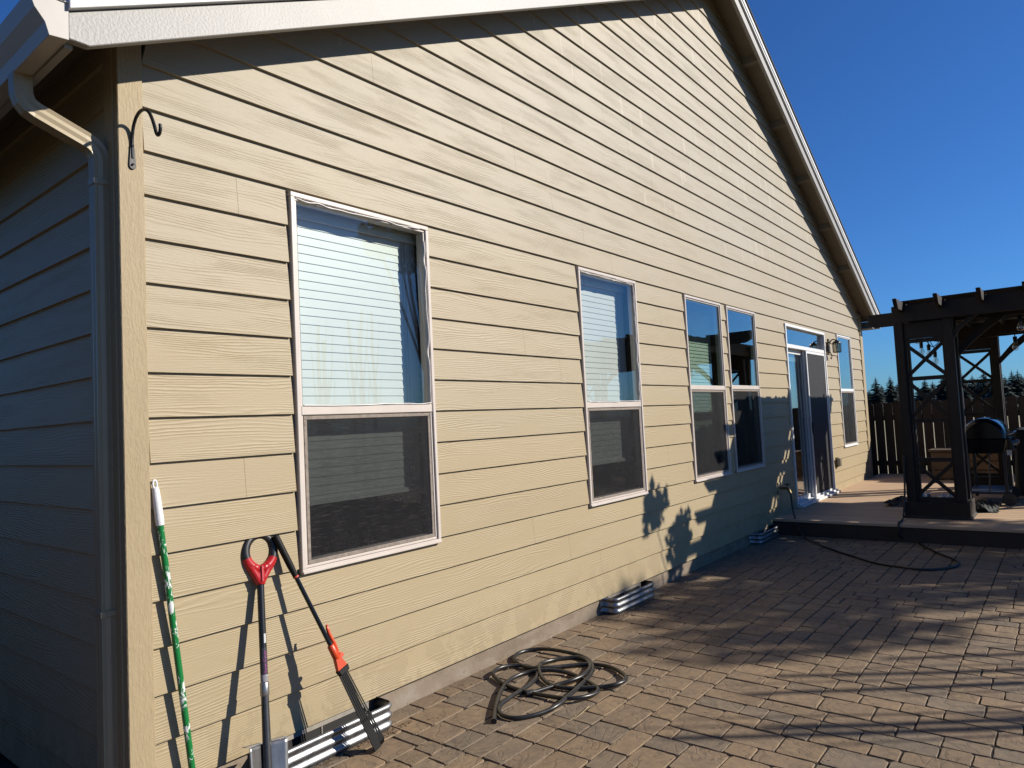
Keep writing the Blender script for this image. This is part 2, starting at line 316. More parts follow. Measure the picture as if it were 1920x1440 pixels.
# ------------------------------------------------------------------ mesh builder
ORG = {}
class MB:
    def __init__(s): s.v = []; s.f = []; s.sm = []; s.mi = []
    def add(s, vs, fs, smooth=False, mi=0):
        o = len(s.v); s.v += [tuple(x) for x in vs]
        for f in fs: s.f.append([o + i for i in f]); s.sm.append(smooth); s.mi.append(mi)
        return s
    def box(s, x0, x1, y0, y1, z0, z1, mi=0):
        return s.hexa([(x0, y0, z0), (x1, y0, z0), (x1, y1, z0), (x0, y1, z0), (x0, y0, z1), (x1, y0, z1), (x1, y1, z1), (x0, y1, z1)], mi)
    def hexa(s, p, mi=0):
        return s.add(p, [(0, 3, 2, 1), (4, 5, 6, 7), (0, 1, 5, 4), (1, 2, 6, 5), (2, 3, 7, 6), (3, 0, 4, 7)], False, mi)
    def prism(s, poly, d, mi=0):
        """closed polygon (list of 3-D points) extruded by vector d"""
        n = len(poly); d = Vector(d); a = [Vector(p) for p in poly]; b = [p + d for p in a]
        fs = [tuple(range(n))[::-1], tuple(range(n, 2 * n))] + [(i, (i + 1) % n, n + (i + 1) % n, n + i) for i in range(n)]
        return s.add(a + b, fs, False, mi)
    def bar(s, a, b, w, h, up=(0, 0, 1), mi=0):
        a = Vector(a); b = Vector(b); d = (b - a).normalized(); u = Vector(up); sx = d.cross(u)
        if sx.length < 1e-4: sx = d.cross(Vector((1, 0, 0)))
        sx.normalize(); u = sx.cross(d).normalized(); sx = sx * w / 2; u = u * h / 2
        return s.hexa([a - sx - u, a + sx - u, b + sx - u, b - sx - u, a - sx + u, a + sx + u, b + sx + u, b - sx + u], mi)
    def tube(s, pts, r, n=10, caps=True, mi=0, flat=None):
        pts = [Vector(p) for p in pts]; m = len(pts)
        rs = r if isinstance(r, (list, tuple)) else [r] * m
        t0 = (pts[1] - pts[0]).normalized(); ref = Vector((0, 0, 1)) if abs(t0.z) < .9 else Vector((1, 0, 0))
        nx = t0.cross(ref).normalized(); vs = []
        for i, p in enumerate(pts):
            t = (pts[min(i + 1, m - 1)] - pts[max(i - 1, 0)])
            if t.length < 1e-9: t = t0
            t.normalize(); nx = (nx - t * nx.dot(t))
            nx = nx.normalized() if nx.length > 1e-6 else t.orthogonal().normalized()
            ny = t.cross(nx)
            for k in range(n):
                a = 2 * math.pi * k / n
                vs.append(p + (nx * math.cos(a) + ny * math.sin(a) * (flat or 1)) * rs[i])
        fs = [(i * n + k, i * n + (k + 1) % n, (i + 1) * n + (k + 1) % n, (i + 1) * n + k) for i in range(m - 1) for k in range(n)]
        s.add(vs, fs, True, mi)
        if caps:
            s.add(vs[:n], [tuple(range(n))[::-1]], False, mi); s.add(vs[-n:], [tuple(range(n))], False, mi)
        return s
    def sphere(s, c, r, n=12, m=8, sc=(1, 1, 1), mi=0):
        c = Vector(c); vs = []
        for i in range(m + 1):
            th = math.pi * i / m
            for k in range(n):
                a = 2 * math.pi * k / n
                vs.append((c.x + r * sc[0] * math.sin(th) * math.cos(a), c.y + r * sc[1] * math.sin(th) * math.sin(a), c.z + r * sc[2] * math.cos(th)))
        return s.add(vs, [(i * n + k, (i + 1) * n + k, (i + 1) * n + (k + 1) % n, i * n + (k + 1) % n) for i in range(m) for k in range(n)], True, mi)
    def build(s, name, mat, parent=None, bevel=0.0, org=None, solid=0.0, segs=1):
        o_ = Vector(org) if org is not None else (ORG[parent.name] if parent is not None else Vector((0, 0, 0)))
        me = bpy.data.meshes.new(name); me.from_pydata([(v[0] - o_.x, v[1] - o_.y, v[2] - o_.z) for v in s.v], [], s.f)
        mats = mat if isinstance(mat, (list, tuple)) else [mat]
        for m in mats: me.materials.append(m)
        me.polygons.foreach_set('use_smooth', s.sm); me.polygons.foreach_set('material_index', s.mi)
        me.update()
        ob = bpy.data.objects.new(name, me); col.objects.link(ob); ORG[ob.name] = o_
        if parent is not None: ob.parent = parent
        elif org is not None: ob.location = o_
        if solid:
            q = ob.modifiers.new('solid', 'SOLIDIFY'); q.thickness = solid
        if bevel:
            q = ob.modifiers.new('bevel', 'BEVEL'); q.width = bevel; q.segments = segs; q.limit_method = 'ANGLE'; q.angle_limit = R(40)
        return ob
def thing(name, label, cat, loc=(0, 0, 0), group=None):
    o = bpy.data.objects.new(name, None); o.empty_display_size = 0.1; col.objects.link(o); o.location = loc; ORG[o.name] = Vector(loc)
    o['label'] = label; o['category'] = cat
    if group: o['group'] = group
    return o
def tag(o, label, cat, group=None):
    o['label'] = label; o['category'] = cat
    if group: o['group'] = group
    return o
def struct(o): o['kind'] = 'structure'; return o
def stuff(o): o['kind'] = 'stuff'; return o
def copy_thing(src, loc, scale=1.0, rz=0.0, label=None):
    c = src.copy(); col.objects.link(c); c.location = loc; c.scale = (scale,) * 3; c.rotation_euler = (0, 0, rz)
    if label: c['label'] = label
    for ch in list(src.children):
        d = ch.copy(); col.objects.link(d); d.parent = c
        for g in list(ch.children):
            e = g.copy(); col.objects.link(e); e.parent = d
    return c
def spline(pts, n=8):
    P = [Vector(p) for p in pts]; P = [P[0] * 2 - P[1]] + P + [P[-1] * 2 - P[-2]]; out = []
    for i in range(1, len(P) - 2):
        a, b, c, d = P[i - 1:i + 3]
        for k in range(n):
            t = k / n
            out.append(0.5 * ((2 * b) + (c - a) * t + (2 * a - 5 * b + 4 * c - d) * t * t + (3 * b - a - 3 * c + d) * t ** 3))
    out.append(P[-2]); return out

# ------------------------------------------------------------------ ground
GZ = -0.12
def sheet(x0, x1, y0, y1, z): return MB().add([(x0, y0, z), (x1, y0, z), (x1, y1, z), (x0, y1, z)], [(0, 1, 2, 3)])
struct(sheet(-900, 900, -900, 900, -0.26).build('ground', m_grass))
struct(sheet(13.4, 400, -200, 300, -0.25).build('field', m_field))
struct(MB().box(-4.0, 0.02, -0.35, 9.0, -0.24, -0.215).build('side_yard_soil', m_soil))
struct(MB().box(-4.0, 7.2, -7.5, 0.06, -0.25, GZ - 0.0055).build('paver_bed', m_sand))

def pavers():
    mb = MB(); cols = []; seeds = []
    pal = [(0.196, 0.144, 0.094), (0.204, 0.148, 0.094), (0.182, 0.139, 0.096), (0.172, 0.136, 0.098), (0.208, 0.151, 0.096), (0.188, 0.138, 0.091)]
    def stone(x0, x1, y0, y1):
        g = random.uniform(0.0026, 0.0042)
        x0 += g; x1 -= g; y0 += g; y1 -= g
        if x1 - x0 < .02 or y1 - y0 < .02: return
        if x1 > 7.13 and x0 < 7.13: x1 = 7.13
        if x0 >= 7.1: return
        dz = random.gauss(0, 0.0010); j = lambda: random.uniform(-.0012, .0012); tl = lambda: random.gauss(0, .0006)
        b = 0.0025; zt = GZ + dz; base = [(x0 + j(), y0 + j()), (x1 + j(), y0 + j()), (x1 + j(), y1 + j()), (x0 + j(), y1 + j())]
        cx = (x0 + x1) / 2; cy = (y0 + y1) / 2
        # chipped, slightly wavy outline: three points per side
        ring = []
        for i in range(4):
            a = base[i]; c = base[(i + 1) % 4]
            for t in (0.06, 0.35, 0.65, 0.94):
                ring.append((a[0] + (c[0] - a[0]) * t + random.uniform(-.0018, .0018), a[1] + (c[1] - a[1]) * t + random.uniform(-.0018, .0018)))
        n = len(ring)
        lo = [(p[0], p[1], zt - 0.035) for p in ring]
        mid = [(p[0], p[1], zt - 0.004 + tl()) for p in ring]
        sx = 1 - 2 * b / (x1 - x0); sy = 1 - 2 * b / (y1 - y0)
        top = [(cx + (p[0] - cx) * sx, cy + (p[1] - cy) * sy, zt + tl()) for p in ring]
        fs = [(i, (i + 1) % n, n + (i + 1) % n, n + i) for i in range(n)] + [(n + i, n + (i + 1) % n, 2 * n + (i + 1) % n, 2 * n + i) for i in range(n)] + [tuple(range(2 * n, 3 * n))]
        k0 = len(mb.f); mb.add(lo + mid + top, fs, False)
        c = random.choice(pal); f = random.uniform(.97, 1.17); c = tuple(q * f for q in c); sd_ = (random.random(), random.random(), random.random())
        for _ in range(len(mb.f) - k0): cols.append(c); seeds.append(sd_)
    def rows(x0, x1, y0, y1, along):
        if along == 'x': a0, a1, b0, b1 = x0, x1, y0, y1
        else: a0, a1, b0, b1 = y0, y1, x0, x1
        b = b0
        while b < b1 - .02:
            wd = random.choice((.118, .118, .178, .178, .178) if along == 'x' else (.118, .118, .118, .178))
            if b1 - b < wd + .06: wd = b1 - b
            a = a0 - random.uniform(0, .12) * 0
            first = random.choice((.09, .12, .178, .237))
            while a < a1 - .02:
                ln = first if first else random.choice((.118, .178, .178, .237, .237) if along == 'x' else (.118, .178, .237, .237, .297))
                first = None
                if a1 - a < ln + .07: ln = a1 - a
                e = a + ln
                if along == 'x': stone(a, e, b, b + wd)
                else: stone(b, b + wd, a, e)
                a = e
            b += wd
    # blocks of coursed stone, most running along the wall, the near right ones turned
    xs = [-3.9, 0.2, 2.05, 3.4, 4.9, 7.2]
    rows(-3.9, 1.15, -2.4, 0.02, 'x')
    rows(1.15, 3.05, -1.24, 0.02, 'x'); rows(3.05, 4.45, -0.72, 0.02, 'y'); rows(3.05, 4.45, -1.31, -0.72, 'x')
    rows(4.45, 5.5, -1.31, 0.02, 'x'); rows(5.5, 7.2, -1.31, 0.02, 'y')
    rows(1.15, 1.75, -1.95, -1.24, 'x'); rows(1.75, 2.85, -2.95, -1.24, 'y'); rows(2.85, 3.75, -2.3, -1.31, 'y') if False else None
    rows(1.15, 1.75, -2.95, -1.95, 'y'); rows(2.85, 3.05, -1.31, -1.24, 'x')
    rows(2.85, 4.15, -2.25, -1.31, 'x'); rows(4.15, 5.2, -2.25, -1.31, 'y'); rows(5.2, 7.2, -2.25, -1.31, 'x')
    rows(2.85, 4.3, -3.6, -2.25, 'y'); rows(4.3, 7.2, -3.6, -2.25, 'y')
    rows(-3.9, 1.15, -3.6, -2.4, 'y'); rows(1.15, 2.85, -3.6, -2.95, 'x')
    rows(-3.9, 7.2, -5.2, -3.6, 'x')
    ob = mb.build('paver_patio', m_paver)
    me = ob.data
    for nm, dat in (('pcol', cols), ('pseed', seeds)):
        at = me.attributes.new(nm, 'FLOAT_COLOR', 'FACE')
        flat = []
        for c in dat: flat += [c[0], c[1], c[2], 1.0]
        at.data.foreach_set('color', flat)
    struct(ob)
pavers()

# ------------------------------------------------------------------ house
H = thing('house', 'single storey tan lap-sided house with a gable roof and white trimmed windows', 'house', (0, 0, 0))
LAP = 0.178; WX1 = 12.44; RS = 2.965            # wall length; roof plane underside z = RS + 0.5 x
def zr(x): return RS + 0.5 * min(x, WX1 - x)
WINS = [(0.742, 1.648), (3.212, 4.100), (5.060, 5.945), (6.100, 6.975), (10.66, 11.535)]
WZ0, WZ1 = 0.684, 2.478
DOOR = (8.075, 9.93, 0.03, 2.447)
OPEN = [(a - .013, b + .004, WZ0 - .003, WZ1 + .004) for a, b in WINS] + [(DOOR[0] - .004, DOOR[1] + .004, -0.2, DOOR[3] + .004)]
SEAM = [3.74, 3.33, 2.93, 2.52, 4.95, 4.54, 4.14]

def yf(z, z0): return -0.0235 + 0.0150 * (z - z0) / LAP
def front_siding():
    mb = MB(); top = zr(WX1 / 2); nC = int(top / LAP) + 1
    for j in range(nC):
        z0 = j * LAP; z1 = min(z0 + LAP, top)
        cuts = sorted({z0, z1} | {q for o in OPEN for q in o[2:] if z0 + .004 < q < z1 - .004})
        seams = [SEAM[j % 7] + 3.66 * k for k in range(-2, 4)]
        for zA, zB in zip(cuts[:-1], cuts[1:]):
            zm = (zA + zB) / 2
            def lim(z):
                q = max(0.077, (z - RS) / 0.5); return q, min(WX1 - 0.165, WX1 - (z - RS) / 0.5)
            la, ra = lim(zA); lb, rb = lim(zB)
            if ra - la < .02: continue
            brk = [(-9, -9)] + sorted([(o[0], o[1]) for o in OPEN if o[2] < zm < o[3]] + [(s - .0006, s + .0006) for s in seams]) + [(99, 99)]
            # merge to free intervals
            cur = -9; iv = []
            for a, b in brk[1:]:
                if a > cur: iv.append((cur, a))
                cur = max(cur, b)
            for a, b in iv:
                xa0 = max(a, la); xa1 = max(a, lb); xb0 = min(b, ra); xb1 = min(b, rb)
                if xb0 - xa0 < .003 or xb1 - xa1 < -.0: continue
                if xb1 < xa1: xb1 = xa1 = (xa1 + xb1) / 2
                ya = yf(zA, z0); yb = yf(zB, z0)
                mb.hexa([(xa0, ya, zA), (xb0, ya, zA), (xb0, 0.004, zA), (xa0, 0.004, zA), (xa1, yb, zB), (xb1, yb, zB), (xb1, 0.004, zB), (xa1, 0.004, zB)])
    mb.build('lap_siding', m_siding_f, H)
front_siding()
def side_siding():
    mb = MB()
    for j in range(-1, 17):
        z0 = j * LAP; z1 = z0 + LAP
        if z1 > 2.99: z1 = 2.99
        mb.hexa([(yf(z0, z0), 0.085, z0), (0.004, 0.085, z0), (0.004, 9.0, z0), (yf(z0, z0), 9.0, z0), (yf(z1, z0), 0.085, z1), (0.004, 0.085, z1), (0.004, 9.0, z1), (yf(z1, z0), 9.0, z1)])
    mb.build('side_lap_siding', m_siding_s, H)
side_siding()
# wall core with real openings
mb = MB(); xs = sorted({0.01, WX1 - 0.01} | {q for o in OPEN for q in o[:2]})
for a, b in zip(xs[:-1], xs[1:]):
    xm = (a + b) / 2; o = [q for q in OPEN if q[0] < xm < q[1]]
    if o:
        if o[0][2] > 0: mb.box(a, b, .005, .11, -.01, o[0][2])
        mb.box(a, b, .005, .11, o[0][3], 2.62)
    else: mb.box(a, b, .005, .11, -.01, 2.62)
mb.prism([(0.01, .005, 2.62), (WX1 - .01, .005, 2.62), (WX1 - .01, .005, 2.96), (WX1 / 2, .005, zr(WX1 / 2) - .01), (0.01, .005, 2.96)], (0, .10, 0))
mb.box(.005, .10, .11, 9, -.01, 2.95); mb.box(WX1 - .1, WX1 - .005, .11, 9, -.01, 2.95); mb.box(.01, WX1 - .01, 8.9, 9.0, -.01, 2.95)
mb.build('wall_framing', m_backing, H)
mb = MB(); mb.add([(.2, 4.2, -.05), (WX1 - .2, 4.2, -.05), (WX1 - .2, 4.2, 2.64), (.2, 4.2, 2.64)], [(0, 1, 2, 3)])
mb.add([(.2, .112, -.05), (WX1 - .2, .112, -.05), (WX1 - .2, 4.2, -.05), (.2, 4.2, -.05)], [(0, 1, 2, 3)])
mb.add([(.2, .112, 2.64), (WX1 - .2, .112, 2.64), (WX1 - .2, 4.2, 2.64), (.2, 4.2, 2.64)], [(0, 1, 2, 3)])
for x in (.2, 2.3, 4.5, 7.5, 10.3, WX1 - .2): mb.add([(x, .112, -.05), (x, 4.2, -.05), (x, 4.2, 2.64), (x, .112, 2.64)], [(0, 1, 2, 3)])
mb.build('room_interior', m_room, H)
# foundation
mb = MB(); mb.box(0.012, 7.25, .004, .2, -.5, -.004); mb.box(7.25, WX1 - .01, .004, .2, -.5, -.004); mb.box(.012, .2, .2, 9, -.5, -.19)
mb.build('foundation', m_conc, H)
# corner boards
MB().box(-0.020, 0.075, -0.030, 0.004, -0.005, 2.98).build('corner_board', m_corner, H, 0.003)
MB().box(-0.026, 0.0, 0.004, 0.083, -0.18, 2.98).build('corner_board', m_corner, H, 0.003)
MB().box(WX1 - 0.160, WX1 + .022, -0.030, 0.004, -0.005, 2.96).build('corner_board', m_corner, H, 0.003)
MB().box(WX1, WX1 + .026, 0.004, 0.09, -0.005, 2.96).build('corner_board', m_corner, H, 0.003)
# roof
YF = -0.27; APX = WX1 / 2; EV = -0.27
def slope_bar(mb, off0, off1, y0, y1, xa, xb, mirror):
    f = (lambda x: x) if not mirror else (lambda x: WX1 - x)
    p = []
    for zo in (off0, off1):
        for (x, y) in ((xa, y0), (xb, y0), (xb, y1), (xa, y1)): p.append((f(x), y, zo + 0.5 * x))
    mb.hexa(p)
for mir in (False, True):
    mb = MB(); slope_bar(mb, RS + .005, RS + .022, YF + .038, 9.3, -0.26, APX, mir); mb.build('roof_sheathing', m_soffit, H)
    mb = MB(); slope_bar(mb, RS + .072, RS + .098, YF - .042, 9.3, -0.30, APX, mir)
    # shingle courses step
    mb.build('shingle_roof', m_shingle, H)
    mb = MB(); f = (lambda x: x) if not mir else (lambda x: WX1 - x)
    B0 = 2.810
    pts = [(-0.205, B0 - .0005 - .1025), (APX, B0 + .5 * APX), (APX, B0 + .125 + .5 * APX), (-0.27, B0 + .125 - .135), (-0.27, 2.708)]
    mb.prism([(f(x), YF, z) for x, z in pts], (0, .036, 0)); mb.build('barge_board', m_barge, H, 0.003)
    mb = MB(); slope_bar(mb, B0 + .131, B0 + .205, YF - .022, YF + .03, -0.272, APX, mir); mb.build('rake_trim', m_trimwhite, H, 0.002)
    mb = MB(); slope_bar(mb, B0 + .168, B0 + .232, YF - .030, YF - .0225, -0.276, APX, mir); mb.build('drip_edge', m_white, H)
    mb = MB(); slope_bar(mb, B0 + .10, RS + .004, YF + .037, YF + .075, -0.2, APX, mir); mb.build('fly_rafter', m_soffit, H)
    # frieze board along wall under sheathing
    for xx in ((1.30, 2.30, 3.30, 4.28, 5.25)):
        mb = MB(); x0 = xx; slope_bar(mb, RS - .085, RS + .004, YF + .036, -0.008, x0, x0 + .042, mir); mb.build('lookout', m_soffit, H)
    mb = MB(); mb.box(*( (-0.2705, -0.245) if not mir else (WX1 + .245, WX1 + .2705)), YF + .037, 9.2, 2.692, 2.835); mb.build('eave_fascia', m_barge, H)
MB().box(WX1 - .02, WX1 + .25, YF + .06, 0.25, 2.685, 2.70).build('eave_soffit', m_soffit, H)
# gutters (K-profile)
def gutter(mir):
    f = (lambda x: x) if not mir else (lambda x: WX1 - x)
    prof = [(-0.270, 2.700), (-0.330, 2.694), (-0.342, 2.735), (-0.372, 2.775), (-0.388, 2.822), (-0.378, 2.828)]
    prof2 = [(-0.376, 2.819), (-0.363, 2.778), (-0.335, 2.738), (-0.325, 2.700), (-0.272, 2.706)]
    poly = prof + prof2
    mb = MB(); n = len(poly); y0, y1 = YF - .004, 9.2
    vs = [(f(x), y0, z) for x, z in poly] + [(f(x), y1, z) for x, z in poly]
    mb.add(vs, [(i, (i + 1) % n, n + (i + 1) % n, n + i) for i in range(n)])
    cap = [(f(x), y0 - .001, z) for x, z in prof] + [(f(-0.27), y0 - .001, 2.828)]
    mb.prism(cap, (0, .003, 0))
    mb.box(*sorted((f(-.386), f(-.268))), y0 - .006, y0 + .004, 2.826, 2.832)
    return mb.build('gutter', m_gutter, H, 0.0015)
gutter(False); gutter(True)
# downspout: rectangular ribbed pipe swept along a path
def rectpipe(mb, pts, w, h, xdir=Vector((0, 0, 1))):
    pts = [Vector(p) for p in pts]; m = len(pts); vs = []; prof = []
    for k in range(5): prof.append((-.5 + k / 4 * 1.0, -.5 + (.05 if k % 2 else 0)))
    for k in range(1, 5): prof.append((.5 - (.05 if k % 2 else 0) * .6, -.5 + k / 4))
    for k in range(1, 5): prof.append((.5 - k / 4, .5 - (.05 if k % 2 else 0)))
    for k in range(1, 4): prof.append((-.5 + (.05 if k % 2 else 0) * .6, .5 - k / 4))
    n = len(prof); side = Vector((0, 1, 0)); sx = None
    for i, p in enumerate(pts):
        t = (pts[min(i + 1, m - 1)] - pts[max(i - 1, 0)]).normalized()
        b = side - t * side.dot(t); b.normalize(); a = t.cross(b)
        for (u, v) in prof: vs.append(p + a * u * w + b * v * h)
    mb.add(vs, [(i * n + k, i * n + (k + 1) % n, (i + 1) * n + (k + 1) % n, (i + 1) * n + k) for i in range(m - 1) for k in range(n)])
    mb.add(vs[-n:], [tuple(range(n))])
path = [(-.302, .10, 2.70), (-.302, .10, 2.655), (-.300, .10, 2.625), (-.292, .10, 2.602), (-.278, .099, 2.585), (-.255, .098, 2.572), (-.16, .09, 2.532), (-.10, .085, 2.507), (-.075, .083, 2.494), (-.058, .081, 2.476), (-.047, .080, 2.452), (-.045, .080, 2.42), (-.045, .080, -.20)]
mb = MB(); rectpipe(mb, path, .062, .058); ds = mb.build('downspout', m_down, H, 0.0012)
for z in (2.35, .69):
    MB().box(-.0785, -.012, .0495, .1105, z - .012, z + .012).box(-.060, .0, .0465, .049, z - .011, z + .011).build('strap', m_down, ds, 0.001)

# ---- windows
def window(x0, x1, zm, blind, mframe, seal=False, glassm=None):
    mb = MB(); yo, yi = -0.032, 0.038; fw = 0.023
    z0, z1 = WZ0, WZ1
    def ring(a, b, c, d, w_, y0, y1):
        mb.box(a, b, y0, y1, c, c + w_); mb.box(a, b, y0, y1, d - w_, d)
        mb.box(a, a + w_, y0, y1, c + w_, d - w_); mb.box(b - w_, b, y0, y1, c + w_, d - w_)
    ring(x0, x1, z0, z1, fw, yo, yi)
    # sill nose
    mb.box(x0 + .001, x1 - .001, yo - .006, yo - .0005, z0 + .001, z0 + .014)
    # inner stop
    a, b = x0 + fw + .001, x1 - fw - .001
    ring(a, b, z0 + fw + .001, z1 - fw - .001, .013, -0.022, yi - .002)
    fr = mb.build('window', mframe, H, 0.003)
    a += .013; b -= .013; c = z0 + fw + .014; d = z1 - fw - .014
    # meeting rail and the two sashes
    MB().box(x0 + fw + .002, x1 - fw - .002, -0.028, .034, zm - .020, zm + .024).build('meeting_rail', mframe, fr, 0.003)
    mb = MB(); ring2 = lambda a, b, c, d, w_, y0, y1, M: (M.box(a, b, y0, y1, c, c + w_), M.box(a, b, y0, y1, d - w_, d), M.box(a, a + w_, y0, y1, c + w_, d - w_), M.box(b - w_, b, y0, y1, c + w_, d - w_))
    ring2(a, b, c, zm - .021, .022, .002, .030, mb); mb.build('lower_sash', mframe, fr, 0.002)
    g = glassm or m_glass
    MB().box(a, b, -.012, -.0085, zm + .025, d).build('upper_pane', g, fr)
    MB().box(a + .022, b - .022, .018, .021, c + .022, zm - .043).build('lower_pane', g, fr)
    # insect screen with its own frame in front of the lower sash
    mb = MB(); ring2(a + .002, b - .004, c + .001, zm - .024, .018, -.022, -.012, mb); mb.build('screen_frame', m_grime, fr, 0.002)
    MB().box(a + .020, b - .022, -.0175, -.0165, c + .019, zm - .042).build('insect_screen', m_screen, fr)
    if seal:
        rr = random.Random(int(x0 * 100)); q = []
        for i in range(14): q.append((a - .004 + (b - a) * i / 13, -.022 + rr.uniform(-.006, .003), d + .006 + rr.uniform(-.006, .006) + (0.006 if i in (0, 13) else 0)))
        mb = MB(); mb.tube(spline(q, 3), .007, 6, flat=.5)
        q = [(b + .004 + rr.uniform(-.006, .005), -.021 + rr.uniform(-.006, .003), d - .05 - (d - .05 - zm - .03) * i / 16) for i in range(17)]
        mb.tube(spline(q, 3), .006, 6, flat=.5)
        q = [(a + (b - a) * i / 10, -.031 + rr.uniform(-.003, .002), zm + .027 + rr.uniform(-.004, .005)) for i in range(11)]
        mb.tube(spline(q, 3), .005, 6, flat=.5)
        mb.build('peeling_seal', m_seal, fr)
    if blind:
        zb, yb, mat, pitch, xa, xb, tilt = blind
        mb = MB(); z = d - .05; hw = pitch * .72
        mb.box(xa, xb, yb - .025, yb + .025, d - .045, d + .03)
        cs, sn = math.cos(R(tilt)), math.sin(R(tilt)); i = 0
        while z > zb:
            rj = random.uniform(-.0015, .0015)
            dy, dz = hw * cs, hw * sn
            mb.hexa([(xa, yb - dy, z - dz + rj), (xb, yb - dy, z - dz + rj), (xb, yb - dy + .003, z - dz + rj + .0015), (xa, yb - dy + .003, z - dz + rj + .0015), (xa, yb + dy - .003, z + dz + rj), (xb, yb + dy - .003, z + dz + rj), (xb, yb + dy, z + dz + rj + .0015), (xa, yb + dy, z + dz + rj + .0015)])
            z -= pitch
        mb.box(xa, xb, yb - .02, yb + .02, zb - .03, zb - .005)
        bl = mb.build('blind', mat, fr)
        mb = MB()
        for t in (.12, .88):
            xx = xa + (xb - xa) * t
            for o in (-.010, .010): mb.box(xx + o - .0014, xx + o + .0014, yb - .010, yb - .008, zb, d - .02)
        mb.build('blind_cord', m_cord, bl)
    return fr
window(*WINS[0], 1.436, (1.01, .098, m_blind, .0445, WINS[0][0] - .01, WINS[0][1] + .02, 82), m_vinyl, True)
window(*WINS[1], 1.434, (1.00, .110, m_blind, .0445, WINS[1][0] - .01, WINS[1][1] + .02, 82), m_vinyl, True)
window(*WINS[2], 1.584, (0.70, .42, m_blindg, .040, WINS[2][0] - .15, WINS[2][1] - .05, 74), m_vinyl, False, m_glassf)
window(*WINS[3], 1.595, (0.70, .42, m_blindg, .040, WINS[3][0] - .15, WINS[3][1] - .05, 74), m_vinyl, False, m_glassf)
window(*WINS[4], 1.590, (0.70, .42, m_blindg, .040, WINS[4][0] - .15, WINS[4][1] - .05, 74), m_white, False, m_glassf)

# ---- sliding patio door with transom
def ring2(M, a, b, c, d, w_, y0, y1):
    M.box(a, b, y0, y1, c, c + w_); M.box(a, b, y0, y1, d - w_, d); M.box(a, a + w_, y0, y1, c + w_, d - w_); M.box(b - w_, b, y0, y1, c + w_, d - w_)
x0, x1, z0, z1 = DOOR; z0 = 0.07
mb = MB(); ring2(mb, x0, x1, z0, z1, .035, -.034, .09); mb.box(x0 + .036, x1 - .036, -.02, .09, 2.135, 2.185)
mb.box(x0 - .01, x1 + .01, -.10, -.035, z0 + .001, z0 + .03); mb.box(x0 - .01, x1 + .01, -.065, -.0355, z0 + .031, z0 + .05)
dr = mb.build('patio_door', m_white, H, 0.003)
MB().box(x0 + .036, x1 - .036, .02, .024, 2.186, z1 - .036).build('transom_pane', m_glassf, dr)
xm = (x0 + x1) / 2
mb = MB(); ring2(mb, x0 + .036, xm + .02, z0 + .036, 2.134, .06, .045, .075); mb.build('fixed_panel', m_white, dr, .002)
MB().box(x0 + .097, xm - .041, .058, .062, z0 + .097, 2.073).build('door_pane', m_glassf, dr)
mb = MB(); ring2(mb, xm - .045, x1 - .036, z0 + .036, 2.134, .06, .004, .036); mb.build('sliding_panel', m_white, dr, .002)
MB().box(xm + .016, x1 - .097, .018, .022, z0 + .097, 2.073).build('door_pane', m_glassf, dr)
mb = MB(); ring2(mb, xm - .05, x1 - .038, z0 + .037, 2.130, .035, -.022, -.006); mb.build('screen_frame', m_white, dr, .002)
MB().box(xm - .014, x1 - .074, -.015, -.013, z0 + .073, 2.094).build('screen_mesh', m_screend, dr)
mb = MB(); mb.box(xm - .035, xm - .018, -.050, -.0225, .98, 1.14); mb.build('door_handle', m_blackplastic, dr, .003)
mb = MB(); mb.box(x0 + .09, xm - .04, .095, .11, 1.98, 2.06); mb.build('blind_headrail', m_blind, dr)
mb = MB(); mb.box(x0 + .36, xm + .1, .14, .16, .1, 2.05); mb.build('door_curtain', simple('dark_curtain', (.06, .055, .05), .9), dr)

# ------------------------------------------------------------------ things fixed to the wall
# wrought iron plant hook on the corner board, reaching out towards -y
t = thing('plant_hook', 'black wrought iron plant hook screwed to the tan corner board', 'plant hook', (0.03, -.031, 2.47))
prof = [(-.034, 2.44), (-.034, 2.50), (-.038, 2.53), (-.05, 2.565), (-.075, 2.592), (-.11, 2.604), (-.15, 2.598), (-.185, 2.575), (-.21, 2.54), (-.228, 2.505), (-.238, 2.482), (-.250, 2.468), (-.264, 2.470), (-.272, 2.485), (-.272, 2.503)]
MB().tube(spline([(0.03, y, z) for y, z in prof], 5), .0065, 8).build('hook_arm', m_blackmetal, t)
pl = [(-.007, 2.50), (-.013, 2.42), (-.013, 2.408), (-.009, 2.399), (0, 2.395), (.009, 2.399), (.013, 2.408), (.013, 2.42), (.007, 2.50)]
MB().prism([(.03 + x, -.0365, z) for x, z in pl], (0, .0055, 0)).build('mounting_plate', m_blackmetal, t, .0015)
for z in (2.415, 2.488): MB().tube([(.03, -.037, z), (.03, -.043, z)], .004, 8).build('screw', m_dark, t)

